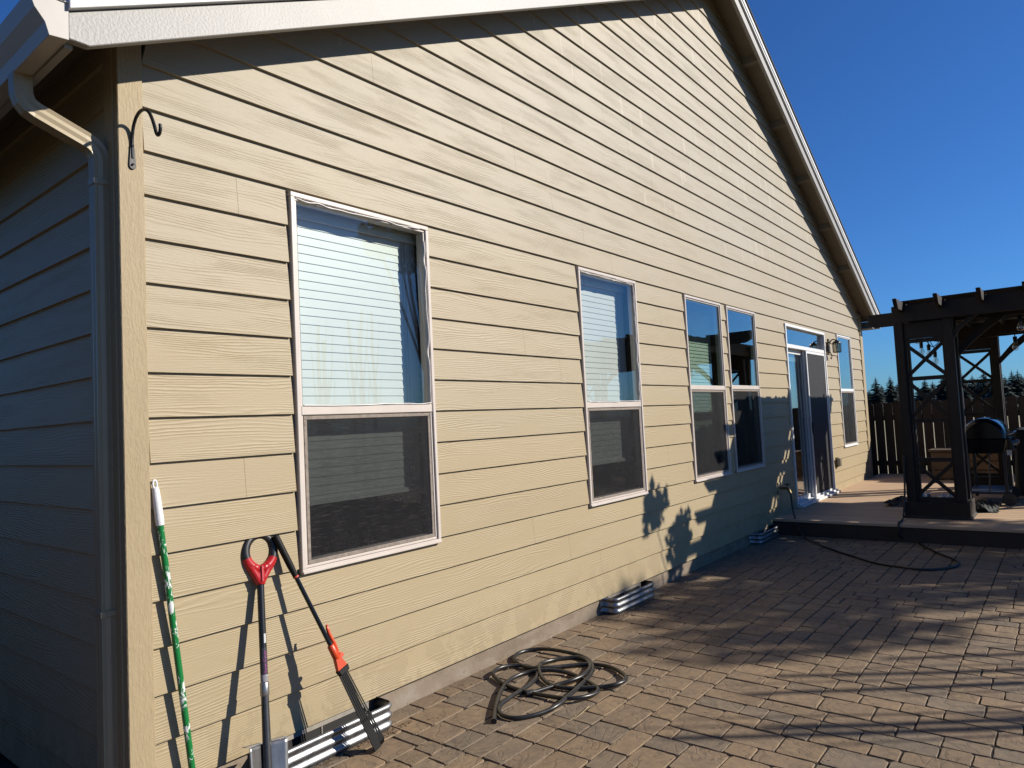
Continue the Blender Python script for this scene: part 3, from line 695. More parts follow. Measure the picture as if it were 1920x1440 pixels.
# wall lantern
lx, lz = 10.13, 2.27
t = thing('wall_lantern', 'black wall lantern with ribbed glass beside the patio door', 'lantern', (lx, -.03, 2.25))
mb = MB(); mb.prism([(lx - .045, -.042, 2.15), (lx + .045, -.042, 2.15), (lx + .05, -.042, 2.21), (lx + .03, -.042, 2.37), (lx - .03, -.042, 2.37), (lx - .05, -.042, 2.21)], (0, .022, 0)); mb.build('back_plate', m_brass, t, .004)
mb = MB(); mb.tube(spline([(lx, -.045, 2.30), (lx, -.075, 2.345), (lx, -.115, 2.35), (lx, -.145, 2.325)], 5), .009, 8); mb.build('scroll_arm', m_blackmetal, t)
mb = MB(); mb.tube(spline([(lx, -.045, 2.17), (lx, -.065, 2.11), (lx, -.055, 2.06), (lx, -.042, 2.085)], 5), .006, 8); mb.build('scroll_tail', m_blackmetal, t)
mb = MB(); mb.tube([(lx, -.145, 2.345), (lx, -.145, 2.33), (lx, -.145, 2.318), (lx, -.145, 2.295), (lx, -.145, 2.288)], [.014, .022, .05, .066, .066], 6); mb.tube([(lx, -.145, 2.158), (lx, -.145, 2.148)], [.060, .056], 6)
for k in range(6):
    a = 2 * math.pi * k / 6; mb.bar((lx + .058 * math.cos(a), -.145 + .058 * math.sin(a), 2.154), (lx + .062 * math.cos(a), -.145 + .062 * math.sin(a), 2.29), .008, .008, (1, 0, 0))
mb.build('lantern_cage', m_blackmetal, t)
MB().tube([(lx, -.145, 2.159), (lx, -.145, 2.287)], .053, 12, False).build('lantern_glass', m_lampglass, t)
# outlet cover
t = thing('outlet_cover', 'small grey weatherproof outlet cover low on the siding right of the door', 'outlet', (10.12, -.02, .50))
MB().box(10.06, 10.18, -.035, -.016, .42, .57).build('back_box', m_brass, t, .004)
MB().box(10.07, 10.17, -.085, -.036, .435, .56).build('flip_lid', simple('clear_grey_plastic', (.32, .29, .22), .3), t, .012)
# tap and its escutcheon
TX, TZ = 7.44, .385
t = thing('garden_tap', 'dark brass garden tap on the siding left of the patio door', 'tap', (TX, -.02, TZ))
MB().box(TX - .06, TX + .06, -.030, -.016, TZ - .07, TZ + .07).build('tap_plate', m_corner, t, .004)
mb = MB(); mb.tube([(TX, -.03, TZ), (TX, -.10, TZ), (TX, -.13, TZ - .015), (TX, -.145, TZ - .06)], [.016, .016, .017, .019], 10); mb.build('tap_body', m_brass, t)
mb = MB()
for k in range(8):
    a = 2 * math.pi * k / 8; mb.bar((TX, -.115, TZ + .05), (TX + .035 * math.cos(a), -.115 + .035 * math.sin(a), TZ + .05), .008, .006)
mb.tube([(TX + .035 * math.cos(k * math.pi / 8), -.115 + .035 * math.sin(k * math.pi / 8), TZ + .05) for k in range(17)], .006, 6); mb.tube([(TX, -.115, TZ), (TX, -.115, TZ + .055)], .007, 6)
mb.build('tap_handle', m_blackplastic, t)

# window wells with the crawl-space vents behind them
def well(x0, x1, depth, label, zt=0.0, side=False):
    if not side:
        t = thing('vent_well', label, 'vent well', ((x0 + x1) / 2, 0, GZ), 'galvanised vent wells along the foundation'); T = lambda u, v, z: (u, -v, z)
    else:
        t = thing('vent_well', label, 'vent well', (0, (x0 + x1) / 2, -.24), 'galvanised vent wells along the foundation'); T = lambda u, v, z: (-v, u, z)
    zb = (GZ - .06) if not side else -.30; n = 22
    prof = []
    for i in range(n + 1):
        z = zb + (zt - zb) * i / n; prof.append((z, .0065 * math.sin((z - (zt - .124)) / .0435 * 2 * math.pi - math.pi / 2)))
    rr = .045
    plan = [(x0 - .03, .002, (0, 1)), (x0, .004, (-1, 0)), (x0, depth - rr, (-1, 0))]
    for k in range(1, 6):
        a = math.pi / 2 * k / 6; plan.append((x0 + rr - rr * math.cos(a), depth - rr + rr * math.sin(a), (-math.cos(a), math.sin(a))))
    plan += [(x0 + rr, depth, (0, 1)), (x1 - rr, depth, (0, 1))]
    for k in range(1, 6):
        a = math.pi / 2 * k / 6; plan.append((x1 - rr + rr * math.sin(a), depth - rr + rr * math.cos(a), (math.sin(a), math.cos(a))))
    plan += [(x1, depth - rr, (1, 0)), (x1, .004, (1, 0)), (x1 + .03, .002, (0, 1))]
    mb = MB(); vs = []
    for (u, v, nrm) in plan:
        for z, o in prof:
            oo = o if .003 < v else 0
            vs.append(T(u + nrm[0] * oo, max(v + nrm[1] * oo, .001), z))
    m = n + 1
    mb.add(vs, [(i * m + k, (i + 1) * m + k, (i + 1) * m + k + 1, i * m + k + 1) for i in range(len(plan) - 1) for k in range(n)], True)
    mb.build('corrugated_liner', m_galv, t, solid=.0015)
    if not side:
        mb = MB(); a, b = x0 + .06, x1 - .05; ring2(mb, a, b, -.112, -.006, .020, -.016, .003)
        mb.box((a + b) / 2 - .003, (a + b) / 2 + .003, -.012, .002, -.092, -.026)
        mb.build('vent_frame', m_grime if False else simple('grey_vent_frame', (.42, .38, .32), .6, 0, .15, 20), t)
        MB().box(a + .0205, b - .0205, -.008, .0035, -.0915, -.0265).build('vent_opening', m_dark, t)
        sheet(x0 + .01, x1 - .01, -depth + .01, .0, GZ - .005).build('well_gravel', m_soil, t)
    return t
well(.50, 1.155, .150, 'shiny corrugated steel vent well behind the rake and shovel', .004)
well(3.335, 3.955, .125, 'corrugated steel vent well in dappled sun below the second window', .004)
well(6.42, 7.04, .120, 'shaded corrugated steel vent well next to the deck step', .004)
well(1.02, 1.50, .150, 'corrugated steel vent well in the dark at the foot of the shaded side wall', -.165, True)

# ------------------------------------------------------------------ tools
# green extension pole
t = thing('extension_pole', 'chipped green extension pole with a white grip leaning by the corner board', 'pole', (.215, -.075, GZ))
A = Vector((.2105, -.070, GZ + .002)); B = Vector((.091, -.026, 1.185)); D = B - A
MB().tube([A + D * .10, A + D * .865], .0125, 14).build('pole_shaft', m_pole, t)
MB().tube([A, A + D * .004, A + D * .10], [.014, .0155, .0155], 14).build('end_sleeve', m_whitegrip, t)
mb = MB(); p = [(.86, .0150), (.875, .0165), (.90, .0160), (.94, .0150), (.965, .0135), (.972, .0115)]
mb.tube([A + D * q for q, _ in p], [r for _, r in p], 14)
pv = D.normalized(); sx = pv.cross(Vector((0, 1, 0))).normalized(); c0 = A + D * .982
mb.tube([c0 + sx * .0075 * math.cos(a) * 1.0 + pv * .017 * math.sin(a) for a in [2 * math.pi * k / 16 for k in range(17)]], .0042, 8)
mb.build('hand_grip', m_whitegrip, t)

# shovel with the round handle
S0 = Vector((.4325, -.205, -.03)); S1 = Vector((.5235, -.040, .70)); D = (S1 - S0)
dv = D.normalized(); bx = Vector((1, 0, 0)) - dv * dv.x; bx.normalize(); by = dv.cross(bx)   # by points off the wall / to the wall
t = thing('shovel', 'shovel with a black and red ring handle leaning on the siding', 'shovel', S0)
MB().tube([S0 + D * .40, S1 - dv * .01], .0150, 16).build('shaft', simple('black_fibreglass', (.016, .015, .016), .33, 0, .2), t)
MB().tube([S0 + D * .39, S0 + D * .395, S0 + D * .455, S0 + D * .46], [.0165, .0185, .0185, .0165], 16).build('ferrule', m_steel, t)
MB().tube([S0 - dv * .06, S0 + D * .05, S0 + D * .39], [.0215, .0175, .0155], 16).build('socket', m_steeldark, t)
# ring
rc = S1 + dv * .128; RR = .066; rt = .0205
def ringpts(a0, a1, n): return [rc + bx * RR * math.sin(a) * 1.02 + dv * RR * 1.10 * math.cos(a) for a in [a0 + (a1 - a0) * k / n for k in range(n + 1)]]
MB().tube(ringpts(R(-118), R(118), 40), rt, 14).build('ring_grip', m_blackplastic, t)
mb = MB(); mb.tube(ringpts(R(112), R(178), 16), [rt * 1.02] * 10 + [rt * .95] * 4 + [rt * .8] * 3, 14); mb.tube(ringpts(R(-112), R(-178), 16), [rt * 1.02] * 10 + [rt * .95] * 4 + [rt * .8] * 3, 14)
for s in (-1, 1):
    mb.tube(spline([rc + bx * s * RR * .90 - dv * RR * .62, rc + bx * s * RR * .55 - dv * RR * 1.15, rc + bx * s * .013 - dv * RR * 1.72, rc + bx * s * .004 - dv * RR * 2.05], 5), [.0195] * 5 + [.018] * 6 + [.0165] * 5, 12)
mb.tube([S1 - dv * .012, S1 - dv * .010, S1 + dv * .03, rc - dv * RR * .95], [.0185, .0205, .0195, .016], 14); mb.bar(S1 + dv * .0, rc - dv * RR * .95, .008, .046, by)
mb.build('yoke', m_red, t)
# stickers on the shaft
def wrap(d0, d1, r, a0, a1, n=8):
    M = MB(); vs = []
    for k in range(n + 1):
        a = a0 + (a1 - a0) * k / n
        for q in (d0, d1): vs.append(S0 + D * q + (bx * math.sin(a) - by * math.cos(a)) * r)
    M.add(vs, [(2 * k, 2 * k + 2, 2 * k + 3, 2 * k + 1) for k in range(n)], True); return M
camside = -1
def facing():
    c = CAM - S0; c = c - dv * c.dot(dv); return math.atan2(c.dot(bx), -c.dot(by))
fa = facing()
wrap(.462, .500, .0153, fa - 1.3, fa + 1.9).build('shaft_label', m_stickergrey, t)
wrap(.500, .640, .0153, fa - .9, fa + 1.9).build('shaft_label', m_sticker, t)
wrap(.665, .715, .0153, fa + .35, fa + 1.0).build('shaft_label', m_paperwhite, t)
def shaft_text(txt, q, size, a, mat):
    cu = bpy.data.curves.new('lettering', 'FONT'); cu.body = txt; cu.size = size; cu.extrude = .0003; cu.align_x = 'LEFT'; cu.align_y = 'CENTER'
    ob = bpy.data.objects.new('lettering', cu); me = bpy.data.meshes.new_from_object(ob); bpy.data.objects.remove(ob)
    nrm = bx * math.sin(a) - by * math.cos(a); tang = dv; sidev = nrm.cross(tang)
    vs = []
    for v in me.vertices:
        ang = v.co.y / .0156; n2 = (nrm * math.cos(ang) + sidev * math.sin(ang)); vs.append(S0 + D * q + tang * v.co.x + n2 * (.0156 + v.co.z))
    M = MB(); M.add(vs, [tuple(p.vertices) for p in me.polygons]); return M.build('lettering', mat, t)
shaft_text('Root Slayer', .505, .0195, fa + .45, m_purple)
# blade: rolled shoulders and socket strap, dished plate
mb = MB(); NU, NV = 12, 12; grid = []
for i in range(NV + 1):
    v = i / NV; L = .118 - .205 * v
    wd = .086 * (1 - .10 * v) if v < .8 else .086 * .92 * math.sqrt(max(0.02, 1 - ((v - .8) / .2) ** 2))
    for k in range(NU + 1):
        u = -1 + 2 * k / NU
        dish = .030 * (1 - math.cos(u * 1.5)) - .010 - .018 * math.exp(-(u / .16) ** 2) * (1 - v * .7)
        grid.append(S0 + dv * L + bx * u * wd + by * (dish * (1 if True else 1)) * (-1))
mb.add(grid, [(i * (NU + 1) + k, i * (NU + 1) + k + 1, (i + 1) * (NU + 1) + k + 1, (i + 1) * (NU + 1) + k) for i in range(NV) for k in range(NU)], True)
bl = mb.build('blade', m_steel, t, solid=.0022)
for s in (-1, 1):
    a = S0 + bx * s * .020 + dv * .1185; b = S0 + bx * s * .090 + dv * .1185
    M = MB(); M.hexa([a - by * .002, b - by * .002, b + by * .03 * 1, a + by * .03, a - by * .002 + dv * .003, b - by * .002 + dv * .003, b + by * .03 + dv * .003, a + by * .03 + dv * .003]); M.build('foot_step', m_steel, bl)

# folding leaf rake
A = Vector((.6085, -.028, .885)); Hd = Vector((.822, -.188, .272)); d = (Hd - A).normalized(); 
E_ = A + d * ((GZ + .012 - A.z) / d.z)
t = thing('leaf_rake', 'black folding leaf rake with an orange clamp leaning on the siding', 'rake', E_)
bx = Vector((1, 0, 0)) - d * d.x; bx.normalize(); by = d.cross(bx)
L1 = (Hd - A).length
MB().tube([A, A + d * .004, A + d * .012, A + d * .15, A + d * .205], [.010, .0145, .0155, .0150, .0125], 14).build('handle_grip', m_rake, t)
MB().tube([A + d * .204, A + d * .211], .0132, 14).build('grip_band', m_orange, t)
MB().tube([A + d * .21, A + d * (L1 + .02)], .0098, 12).build('shaft', m_blackgloss, t)
mb = MB(); mb.tube([A + d * (L1 - .115), A + d * (L1 - .11), A + d * (L1 - .05), A + d * (L1 - .045)], [.013, .0165, .0175, .014], 10)
c0 = A + d * (L1 - .05); c1 = A + d * L1
mb.hexa([c0 - bx * .013 - by * .012, c0 + bx * .013 - by * .012, c1 + bx * .027 - by * .010, c1 - bx * .027 - by * .010, c0 - bx * .013 + by * .012, c0 + bx * .013 + by * .012, c1 + bx * .027 + by * .010, c1 - bx * .027 + by * .010])
mb.tube([c0 + bx * .022 - by * .012, c0 + bx * .022 + by * .012], .011, 12)
mb.tube(spline([c0 + bx * .016, A + d * (L1 - .10) + bx * .022, A + d * (L1 - .15) + bx * .020, A + d * (L1 - .185) + bx * .024, A + d * (L1 - .20) + bx * .030], 5), [.007] * 6 + [.008] * 10 + [.006] * 5, 10)
mb.build('clamp', m_orange, t, .0)
mb = MB(); mb.hexa([c1 - bx * .031 - by * .014, c1 + bx * .031 - by * .014, c1 + bx * .026 - by * .014 + d * .025, c1 - bx * .026 - by * .014 + d * .025, c1 - bx * .031 + by * .014, c1 + bx * .031 + by * .014, c1 + bx * .026 + by * .014 + d * .025, c1 - bx * .026 + by * .014 + d * .025])
mb.build('tine_head', m_rake, t, .003)
LT = (E_ - c1).length
for i in range(11):
    u = (i - 5) / 5.0; M = MB()
    pts = [c1 + bx * u * .020 + by * (.004 if i % 2 else -.004), c1 + d * LT * .5 + bx * u * .025 + by * (.004 if i % 2 else -.004), E_ - d * .03 + bx * u * .031, E_ - d * .006 + bx * u * .033 + by * -.02, E_ + d * .006 + bx * u * .034 + by * -.045]
    for k in range(len(pts)-1): M.bar(pts[k], pts[k + 1], .0050, .0024, by)
    M.build('tine', m_rake, t)
M = MB(); q = c1 + d * LT * .62; M.bar(q - bx * .031, q + bx * .031, .012, .006, by); M.build('tine_spreader', m_rake, t)
M = MB(); M.bar(c1 + d * .02 - bx * .010, c1 + d * LT * .97 - bx * .020, .038, .006, by); M.build('centre_strap', m_rake, t)

# ------------------------------------------------------------------ hoses
def ray(u, v):
    return (right * ((u - 960) / 1304.96) - upv * ((v - 720) / 1304.96) + fwd)
def gp(u, v, z):                                   # survey helper: point at height z seen at photo pixel (u, v)
    r = ray(u, v); q = CAM + r * ((z - CAM.z) / r.z); return q
cp = [(265, 1245), (272, 1190), (285, 1120), (315, 1030), (370, 950), (450, 903), (530, 880), (600, 868), (690, 866), (790, 880), (890, 912), (985, 960), (1045, 1008), (1015, 1045), (920, 1070), (800, 1077), (680, 1062), (560, 1040), (440, 1010), (340, 970), (270, 915), (262, 882), (318, 845), (430, 830), (535, 842), (590, 888), (562, 950), (480, 1010), (390, 1068), (322, 1120), (302, 1165), (335, 1207), (420, 1225), (530, 1212), (640, 1180), (740, 1130), (825, 1058), (905, 988), (972, 920), (1007, 860), (985, 798), (920, 760), (820, 733), (700, 712), (600, 708), (505, 720), (432, 750), (420, 790), (470, 830), (560, 850), (680, 846), (800, 835), (940, 822), (1080, 830), (1180, 860), (1252, 912), (1238, 948), (1170, 975), (1080, 990), (950, 1000), (800, 1000), (700, 980), (632, 930), (606, 870), (612, 820), (690, 793), (790, 776), (890, 770), (958, 792), (985, 840), (945, 895), (860, 938), (750, 972), (650, 1004), (560, 1032)]
zz = []
rr = random.Random(3)
for i in range(len(cp)): zz.append(GZ + .014 + .011 * max(0, math.sin(i * .9 + 1)) * (0 if i < 3 else 1))
pts = [gp(860 + a / 4, 1040 + b / 4, z) for (a, b), z in zip(cp, zz)]
t = thing('coiled_hose', 'short black rubber hose lying in loose loops on the pavers', 'hose', (pts[0].x, pts[0].y, GZ))
MB().tube(spline(pts, 6), .0112, 12).build('hose_tube', m_rubber, t)
e0 = pts[-1]; e1 = gp(860 + 515 / 4, 1040 + 1040 / 4, GZ + .016); dd = (e1 - e0).normalized()
MB().tube([e0 - dd * .01, e0, e0 + dd * .012, e0 + dd * .03, e0 + dd * .045], [.0125, .016, .0165, .0165, .014], 12).build('coupling', m_blackplastic, t)
e0 = pts[0]; dd = (pts[0] - pts[1]).normalized()
MB().tube([e0 - dd * .012, e0 + dd * .010], .0145, 12).tube([e0 + dd * .0102, e0 + dd * .0108], .0095, 12).build('open_end', m_blackplastic, t)

hp = [Vector((TX, -.147, TZ - .06)), Vector((TX - .01, -.155, TZ - .12)), Vector((7.36, -.18, .20)), Vector((7.22, -.24, .10)), Vector((7.08, -.31, .0))]
for (u, v) in [(1512, 1010), (1560, 1030), (1600, 1043), (1640, 1055), (1690, 1063), (1735, 1068), (1775, 1065), (1795, 1059), (1792, 1050), (1765, 1039), (1735, 1025), (1712, 1012)]: hp.append(gp(u, v, GZ + .012))
hp += [Vector((7.10, -1.335, -.06)), Vector((7.095, -1.335, .05)), Vector((7.14, -1.33, .082)), Vector((7.30, -1.325, .078)), Vector((7.50, -1.32, .12)), Vector((7.60, -1.335, .4)), Vector((7.612, -1.345, .75))]
MB_ = MB().tube(spline(hp, 6), .0105, 10)
o = MB_.build('garden_hose', m_rubber, None, org=(hp[10].x, hp[10].y, GZ)); tag(o, 'long dark hose running from the wall tap across the pavers and up the deck step', 'hose')

# ------------------------------------------------------------------ deck
DX0, DZ = 7.12, .065
dk = thing('wooden_deck', 'low brown wooden deck with a plain fascia step beside the house', 'deck', (7.12, 0, GZ))
mb = MB(); x = DX0; i = 0
while x < 13.0:
    mb.box(x, x + .137, -8, -.006 if x > 7.1 else -.01, DZ - .03, DZ); x += .142
mb.build('deck_boards', m_deck, dk, .003)
mb = MB(); mb.box(DX0 + .012, DX0 + .035, -8, -.01, GZ - .06, DZ - .032); mb.build('deck_fascia', m_fasciadeck, dk)
MB().box(DX0 + .05, 13.0, -7.9, -.02, -.24, DZ - .05).build('deck_frame', m_dark, dk)

# ------------------------------------------------------------------ pergola
PX0, PX1 = 7.65, 10.80
pg = thing('pergola', 'dark stained timber pergola with lattice towers standing on the deck', 'pergola', (7.65, -1.4, DZ))
def tower(px, ya, yb, zt, dx):
    """two posts joined by X lattice on a boxed base, front face at x = px"""
    for y in (ya, yb):
        MB().box(px, px + .09, y - .045, y + .045, DZ, zt).build('post', m_pergola, pg, .004)
        MB().box(px + dx - .09, px + dx, y - .045, y + .045, DZ, zt).build('post', m_pergola, pg, .004)
    def panel(xc):
        mb = MB(); a, b = min(ya, yb) + .045, max(ya, yb) - .045
        rails = [2.02, 1.60, 1.13, .70, .27]
        for z in rails: mb.box(xc - .012, xc + .012, a, b, z - .022, z + .022)
        for zt_, zb_ in ((1.998, 1.622), (1.578, 1.152), (.678, .292)):
            mb.bar((xc - .008, a, zb_), (xc - .008, b, zt_), .038, .014, (1, 0, 0)); mb.bar((xc + .008, a, zt_), (xc + .008, b, zb_), .038, .014, (1, 0, 0))
        for q in (a, b - .022): mb.box(xc - .0125, xc + .0125, q, q + .022, .25, 2.04)
        mb.build('lattice_panel', m_pergola, pg)
    panel(px + .05)
    MB().box(px + .03, px + .07, min(ya, yb) + .046, max(ya, yb) - .046, 2.045, 2.225).build('top_board', m_pergola, pg, .003)
    mb = MB(); y0, y1 = min(ya, yb) - .07, max(ya, yb) + .07
    mb.box(px - .035, px + dx + .035, y0, y1, DZ, .245)
    mb.hexa([(px - .05, y0 - .015, DZ + .0), (px + dx + .05, y0 - .015, DZ), (px + dx + .05, y1 + .015, DZ), (px - .05, y1 + .015, DZ), (px - .036, y0 - .001, .10), (px + dx + .036, y0 - .001, .10), (px + dx + .036, y1 + .001, .10), (px - .036, y1 + .001, .10)])
    mb.build('planter_base', m_pergola, pg, .004)
tower(PX0, -1.385, -1.86, 2.232, .42); tower(PX1 - .1, -1.57, -2.06, 2.232, .34)
tower(PX0, -4.5, -4.95, 2.232, .42); tower(PX1 - .1, -4.5, -4.95, 2.232, .34)
def beam(x, w_, y0, y1, z0, z1):
    # notched decorative ends
    pr = [(y0, z0 + .10), (y0, z1), (y1, z1), (y1, z0 + .10), (y1 - .05, z0 + .05), (y1 - .09, z0), (y0 + .09, z0), (y0 + .05, z0 + .05)]
    MB().prism([(x - w_ / 2, y, z) for y, z in pr], (w_, 0, 0)).build('beam', m_pergolay, pg, .004)
beam(PX0 - .02, .04, -5.0, -1.34, 2.232, 2.42); beam(PX0 + .44, .04, -5.0, -1.34, 2.232, 2.42)
beam(PX1 - .12, .04, -5.0, -1.28, 2.232, 2.42); beam(PX1 + .26, .04, -5.0, -1.28, 2.232, 2.42)
MB().box(PX0 + .002, PX1 - .142, -1.445, -1.40, 2.262, 2.352).build('header_beam', m_pergola, pg, .004)
MB().prism([(9.1, -.80, 2.40), (9.1, -.80, 2.53), (9.1, -1.50, 2.53), (9.1, -1.50, 2.354), (9.1, -.90, 2.354)], (.04, 0, 0)).build('beam_extension', m_pergolay, pg, .003)
# arched braces
def brace(x, y, z, s, s_):
    q = [(0, -s_ - .06), (0, -s_ + .03), (.42 * s * s_, -s_ * .42), (s_ * s * .92, 0), (s_ * s * 1.35, 0), (s_ * s * .80, -s_ * .40), (.34 * s * s_, -s_ * .80)]
    MB().prism([(x, y + a, z + b) for a, b in q], (.045, 0, 0)).build('brace', m_pergola, pg)
brace(PX0 + .02, -1.905, 2.232, -1, .17); brace(PX0 + .40, -1.905, 2.232, -1, .34); brace(PX1 - .08, -2.105, 2.232, -1, .36); brace(PX0 + .02, -4.455, 2.232, 1, .3); brace(PX1 - .08, -4.455, 2.232, 1, .36)
y = -1.445
while y > -5.0:
    a0, a1 = PX0 - .46, PX1 + .46
    pr = [(a0, 2.455), (a1, 2.455), (a1 - .07, 2.355), (a0 + .09, 2.350)]
    MB().prism([(x, y - .02, z) for x, z in pr], (0, .04, 0)).build('rafter', m_pergola, pg, .003)
    y -= .375
# roof slats laid close together across the rafters
mb = MB(); x = PX0 - .05; rr = random.Random(5)
while x < PX1 + .34:
    if rr.random() > .03: mb.box(x, x + .062, -4.97, -1.42 + rr.uniform(-.02, .02), 2.456, 2.470)
    x += .0645
mb.build('roof_slats', m_pergolay, pg)

# string lights
sl = thing('string_lights', 'black string lights with clear bulbs looped under the pergola beams', 'string lights', (8.5, -1.6, 2.2))
def at(u, v, X): 
    r = ray(u, v); return CAM + r * ((X - CAM.x) / r.x)
XB = 8.6
cb = MB()
cb.tube(spline([at(1716, 622, 8.0), at(1728, 634, XB), at(1741, 637, XB), at(1756, 640, XB), at(1790, 640, 8.9), at(1850, 632, 8.9), at(1905, 626, XB), at(1960, 610, XB)], 6), .005, 6)
cb.tube(spline([at(1735, 637, XB), at(1748, 650, XB), at(1760, 640, XB), at(1745, 640, XB), at(1753, 655, XB)], 6), .005, 6)
cb.build('cable', m_cable, sl)
for (u, v, X) in [(1727, 645, XB), (1741, 649, XB), (1753, 662, XB), (1903, 634, XB), (1912, 596, 8.0), (1718, 622, 8.0)]:
    p = at(u, v, X); s_ = (X + 1.16) / (XB + 1.16)
    M = MB(); M.tube([p + Vector((0, 0, .07)), p + Vector((0, 0, .02)), p + Vector((0, 0, .018)), p - Vector((0, 0, .05))], [.004, .006, .021, .019], 10)
    b = M.build('bulb_socket', m_blackplastic, sl)
    M = MB(); M.tube([p - Vector((0, 0, q)) for q in (.048, .06, .08, .105, .125, .138, .143)], [.014, .020, .030, .034, .028, .015, .002], 12); M.build('bulb', m_bulbglass, b)
    M = MB(); M.tube([p - Vector((0, 0, .05)), p - Vector((.008, 0, .10)), p - Vector((-.008, 0, .11)), p - Vector((0, 0, .06))], .0015, 5); M.build('filament', m_brass, b)

# ------------------------------------------------------------------ grill
gx0, gx1 = 8.95, 9.75
gr = thing('barbecue_grill', 'black gas grill with a domed lid on a wheeled cart', 'grill', (9.3, -2.0, DZ))
cy_, cz_ = -1.985, .86
# lid: half cylinder with rounded ends, axis along x
def lid_profile(n=14): return [(cy_ + .235 * math.cos(a) * 1.0, cz_ + .245 * math.sin(a) * (1 - .22 * math.cos(a + 2.6) * -1 if False else 1)) for a in [math.pi * k / n for k in range(n + 1)]]
mb = MB(); secs = [(gx0, .80), (gx0 + .012, .90), (gx0 + .04, .97), (gx0 + .08, 1.0), (gx1 - .08, 1.0), (gx1 - .04, .97), (gx1 - .012, .90), (gx1, .80)]; vs = []
pf = lid_profile()
for x, s in secs:
    for (y, z) in pf: vs.append((x, cy_ + (y - cy_) * s, cz_ + (z - cz_) * s))
n = len(pf); mb.add(vs, [(i * n + k, i * n + k + 1, (i + 1) * n + k + 1, (i + 1) * n + k) for i in range(len(secs) - 1) for k in range(n - 1)], True)
mb.add(vs[:n], [tuple(range(n))]); mb.add(vs[-n:], [tuple(range(n))[::-1]])
ld = mb.build('lid', m_blackgloss, gr)
M = MB(); M.tube([(gx0 + .1, cy_ - .235, .90), (gx0 + .1, cy_ - .285, .915), (gx1 - .1, cy_ - .285, .915), (gx1 - .1, cy_ - .235, .90)], .011, 8); M.build('lid_handle', m_steel, ld)
mb = MB(); mb.hexa([(gx0 + .02, cy_ - .20, .68), (gx1 - .02, cy_ - .20, .68), (gx1 - .02, cy_ + .20, .68), (gx0 + .02, cy_ + .20, .68), (gx0, cy_ - .235, .855), (gx1, cy_ - .235, .855), (gx1, cy_ + .235, .855), (gx0, cy_ + .235, .855)]); mb.build('firebox', m_blackgloss, gr, .012)
mb = MB(); mb.hexa([(gx0 + .02, cy_ - .30, .72), (gx1 - .02, cy_ - .30, .72), (gx1 - .02, cy_ - .236, .70), (gx0 + .02, cy_ - .236, .70), (gx0 + .02, cy_ - .27, .86), (gx1 - .02, cy_ - .27, .86), (gx1 - .02, cy_ - .236, .86), (gx0 + .02, cy_ - .236, .86)])
cpn = mb.build('control_panel', m_blackgloss, gr, .006)
for xx in (gx0 + .15, gx0 + .38, gx0 + .6): MB().tube([(xx, cy_ - .285, .79), (xx, cy_ - .32, .785)], .026, 12).build('knob', m_steel, cpn)
MB().box(gx0 - .004, gx0 + .01, cy_ - .27, cy_ - .22, .66, .72).build('tag_plate', m_scrap, gr)
for (x, y) in ((gx0 + .03, cy_ + .18), (gx1 - .03, cy_ + .18), (gx0 + .03, cy_ - .19), (gx1 - .03, cy_ - .19)):
    MB().box(x - .02, x + .02, y - .018, y + .018, DZ + .02, .70).build('leg', m_blackplastic, gr, .003)
for x in (gx0 + .03,):
    MB().tube([(x - .03, cy_ - .05, .69), (x - .03, cy_ - .02, .22)], .008, 8).build('gas_pipe', m_steeldark, gr)
mb = MB(); mb.box(gx0 + .0, gx1, cy_ - .22, cy_ + .21, .195, .22); mb.build('bottom_shelf', m_steeldark, gr, .004)
for x in (gx0 + .0, gx1 - .05):
    mb = MB(); mb.tube([(x - .025, cy_ - .21, DZ + .075), (x + .025, cy_ - .21, DZ + .075)], .075, 18); mb.build('wheel', m_blackplastic, gr, .008)

# covered patio furniture at the right edge
t = thing('covered_sofa', 'bulky patio sofa under a black cover at the right edge of the deck', 'sofa', (10.4, -2.8, DZ))
mb = MB(); nx, ny = 14, 18; vs = []
X0, X1, Y0, Y1 = 9.95, 10.9, -3.5, -2.185
rr = random.Random(9)
for i in range(nx + 1):
    for k in range(ny + 1):
        u = i / nx; v = k / ny; 
        e = min(u, 1 - u, v, 1 - v); z = DZ + .02 if e == 0 else (.915 - (.18 if .3 < u < .8 and .0 < v < .85 else 0) * 0 + rr.uniform(-.012, .012))
        q = 0 if e == 0 else .02
        vs.append((X0 + (X1 - X0) * u + (q if u == 0 else 0) + rr.uniform(-.008, .008), Y0 + (Y1 - Y0) * v + rr.uniform(-.008, .008), z))
m = ny + 1
mb.add(vs, [(i * m + k, (i + 1) * m + k, (i + 1) * m + k + 1, i * m + k + 1) for i in range(nx) for k in range(ny)], True)
mb.build('fabric_cover', m_cover, t)
# cedar planter box by the fence
t = thing('planter_box', 'tan cedar planter box standing by the fence behind the lattice tower', 'planter', (12.3, -1.4, DZ))
mb = MB()
for k in range(3):
    z = DZ + .02 + k * .145
    mb.box(12.0, 12.03, -1.98, -1.0, z, z + .135); mb.box(12.5, 12.53, -1.98, -1.0, z, z + .135); mb.box(12.031, 12.499, -1.98, -1.95, z, z + .135); mb.box(12.031, 12.499, -1.03, -1.0, z, z + .135)
mb.build('planter_boards', m_planter, t, .004)
mb = MB(); mb.box(11.97, 12.56, -2.01, -.97, DZ + .455, DZ + .49); mb.build('planter_rim', m_planter, t, .004)
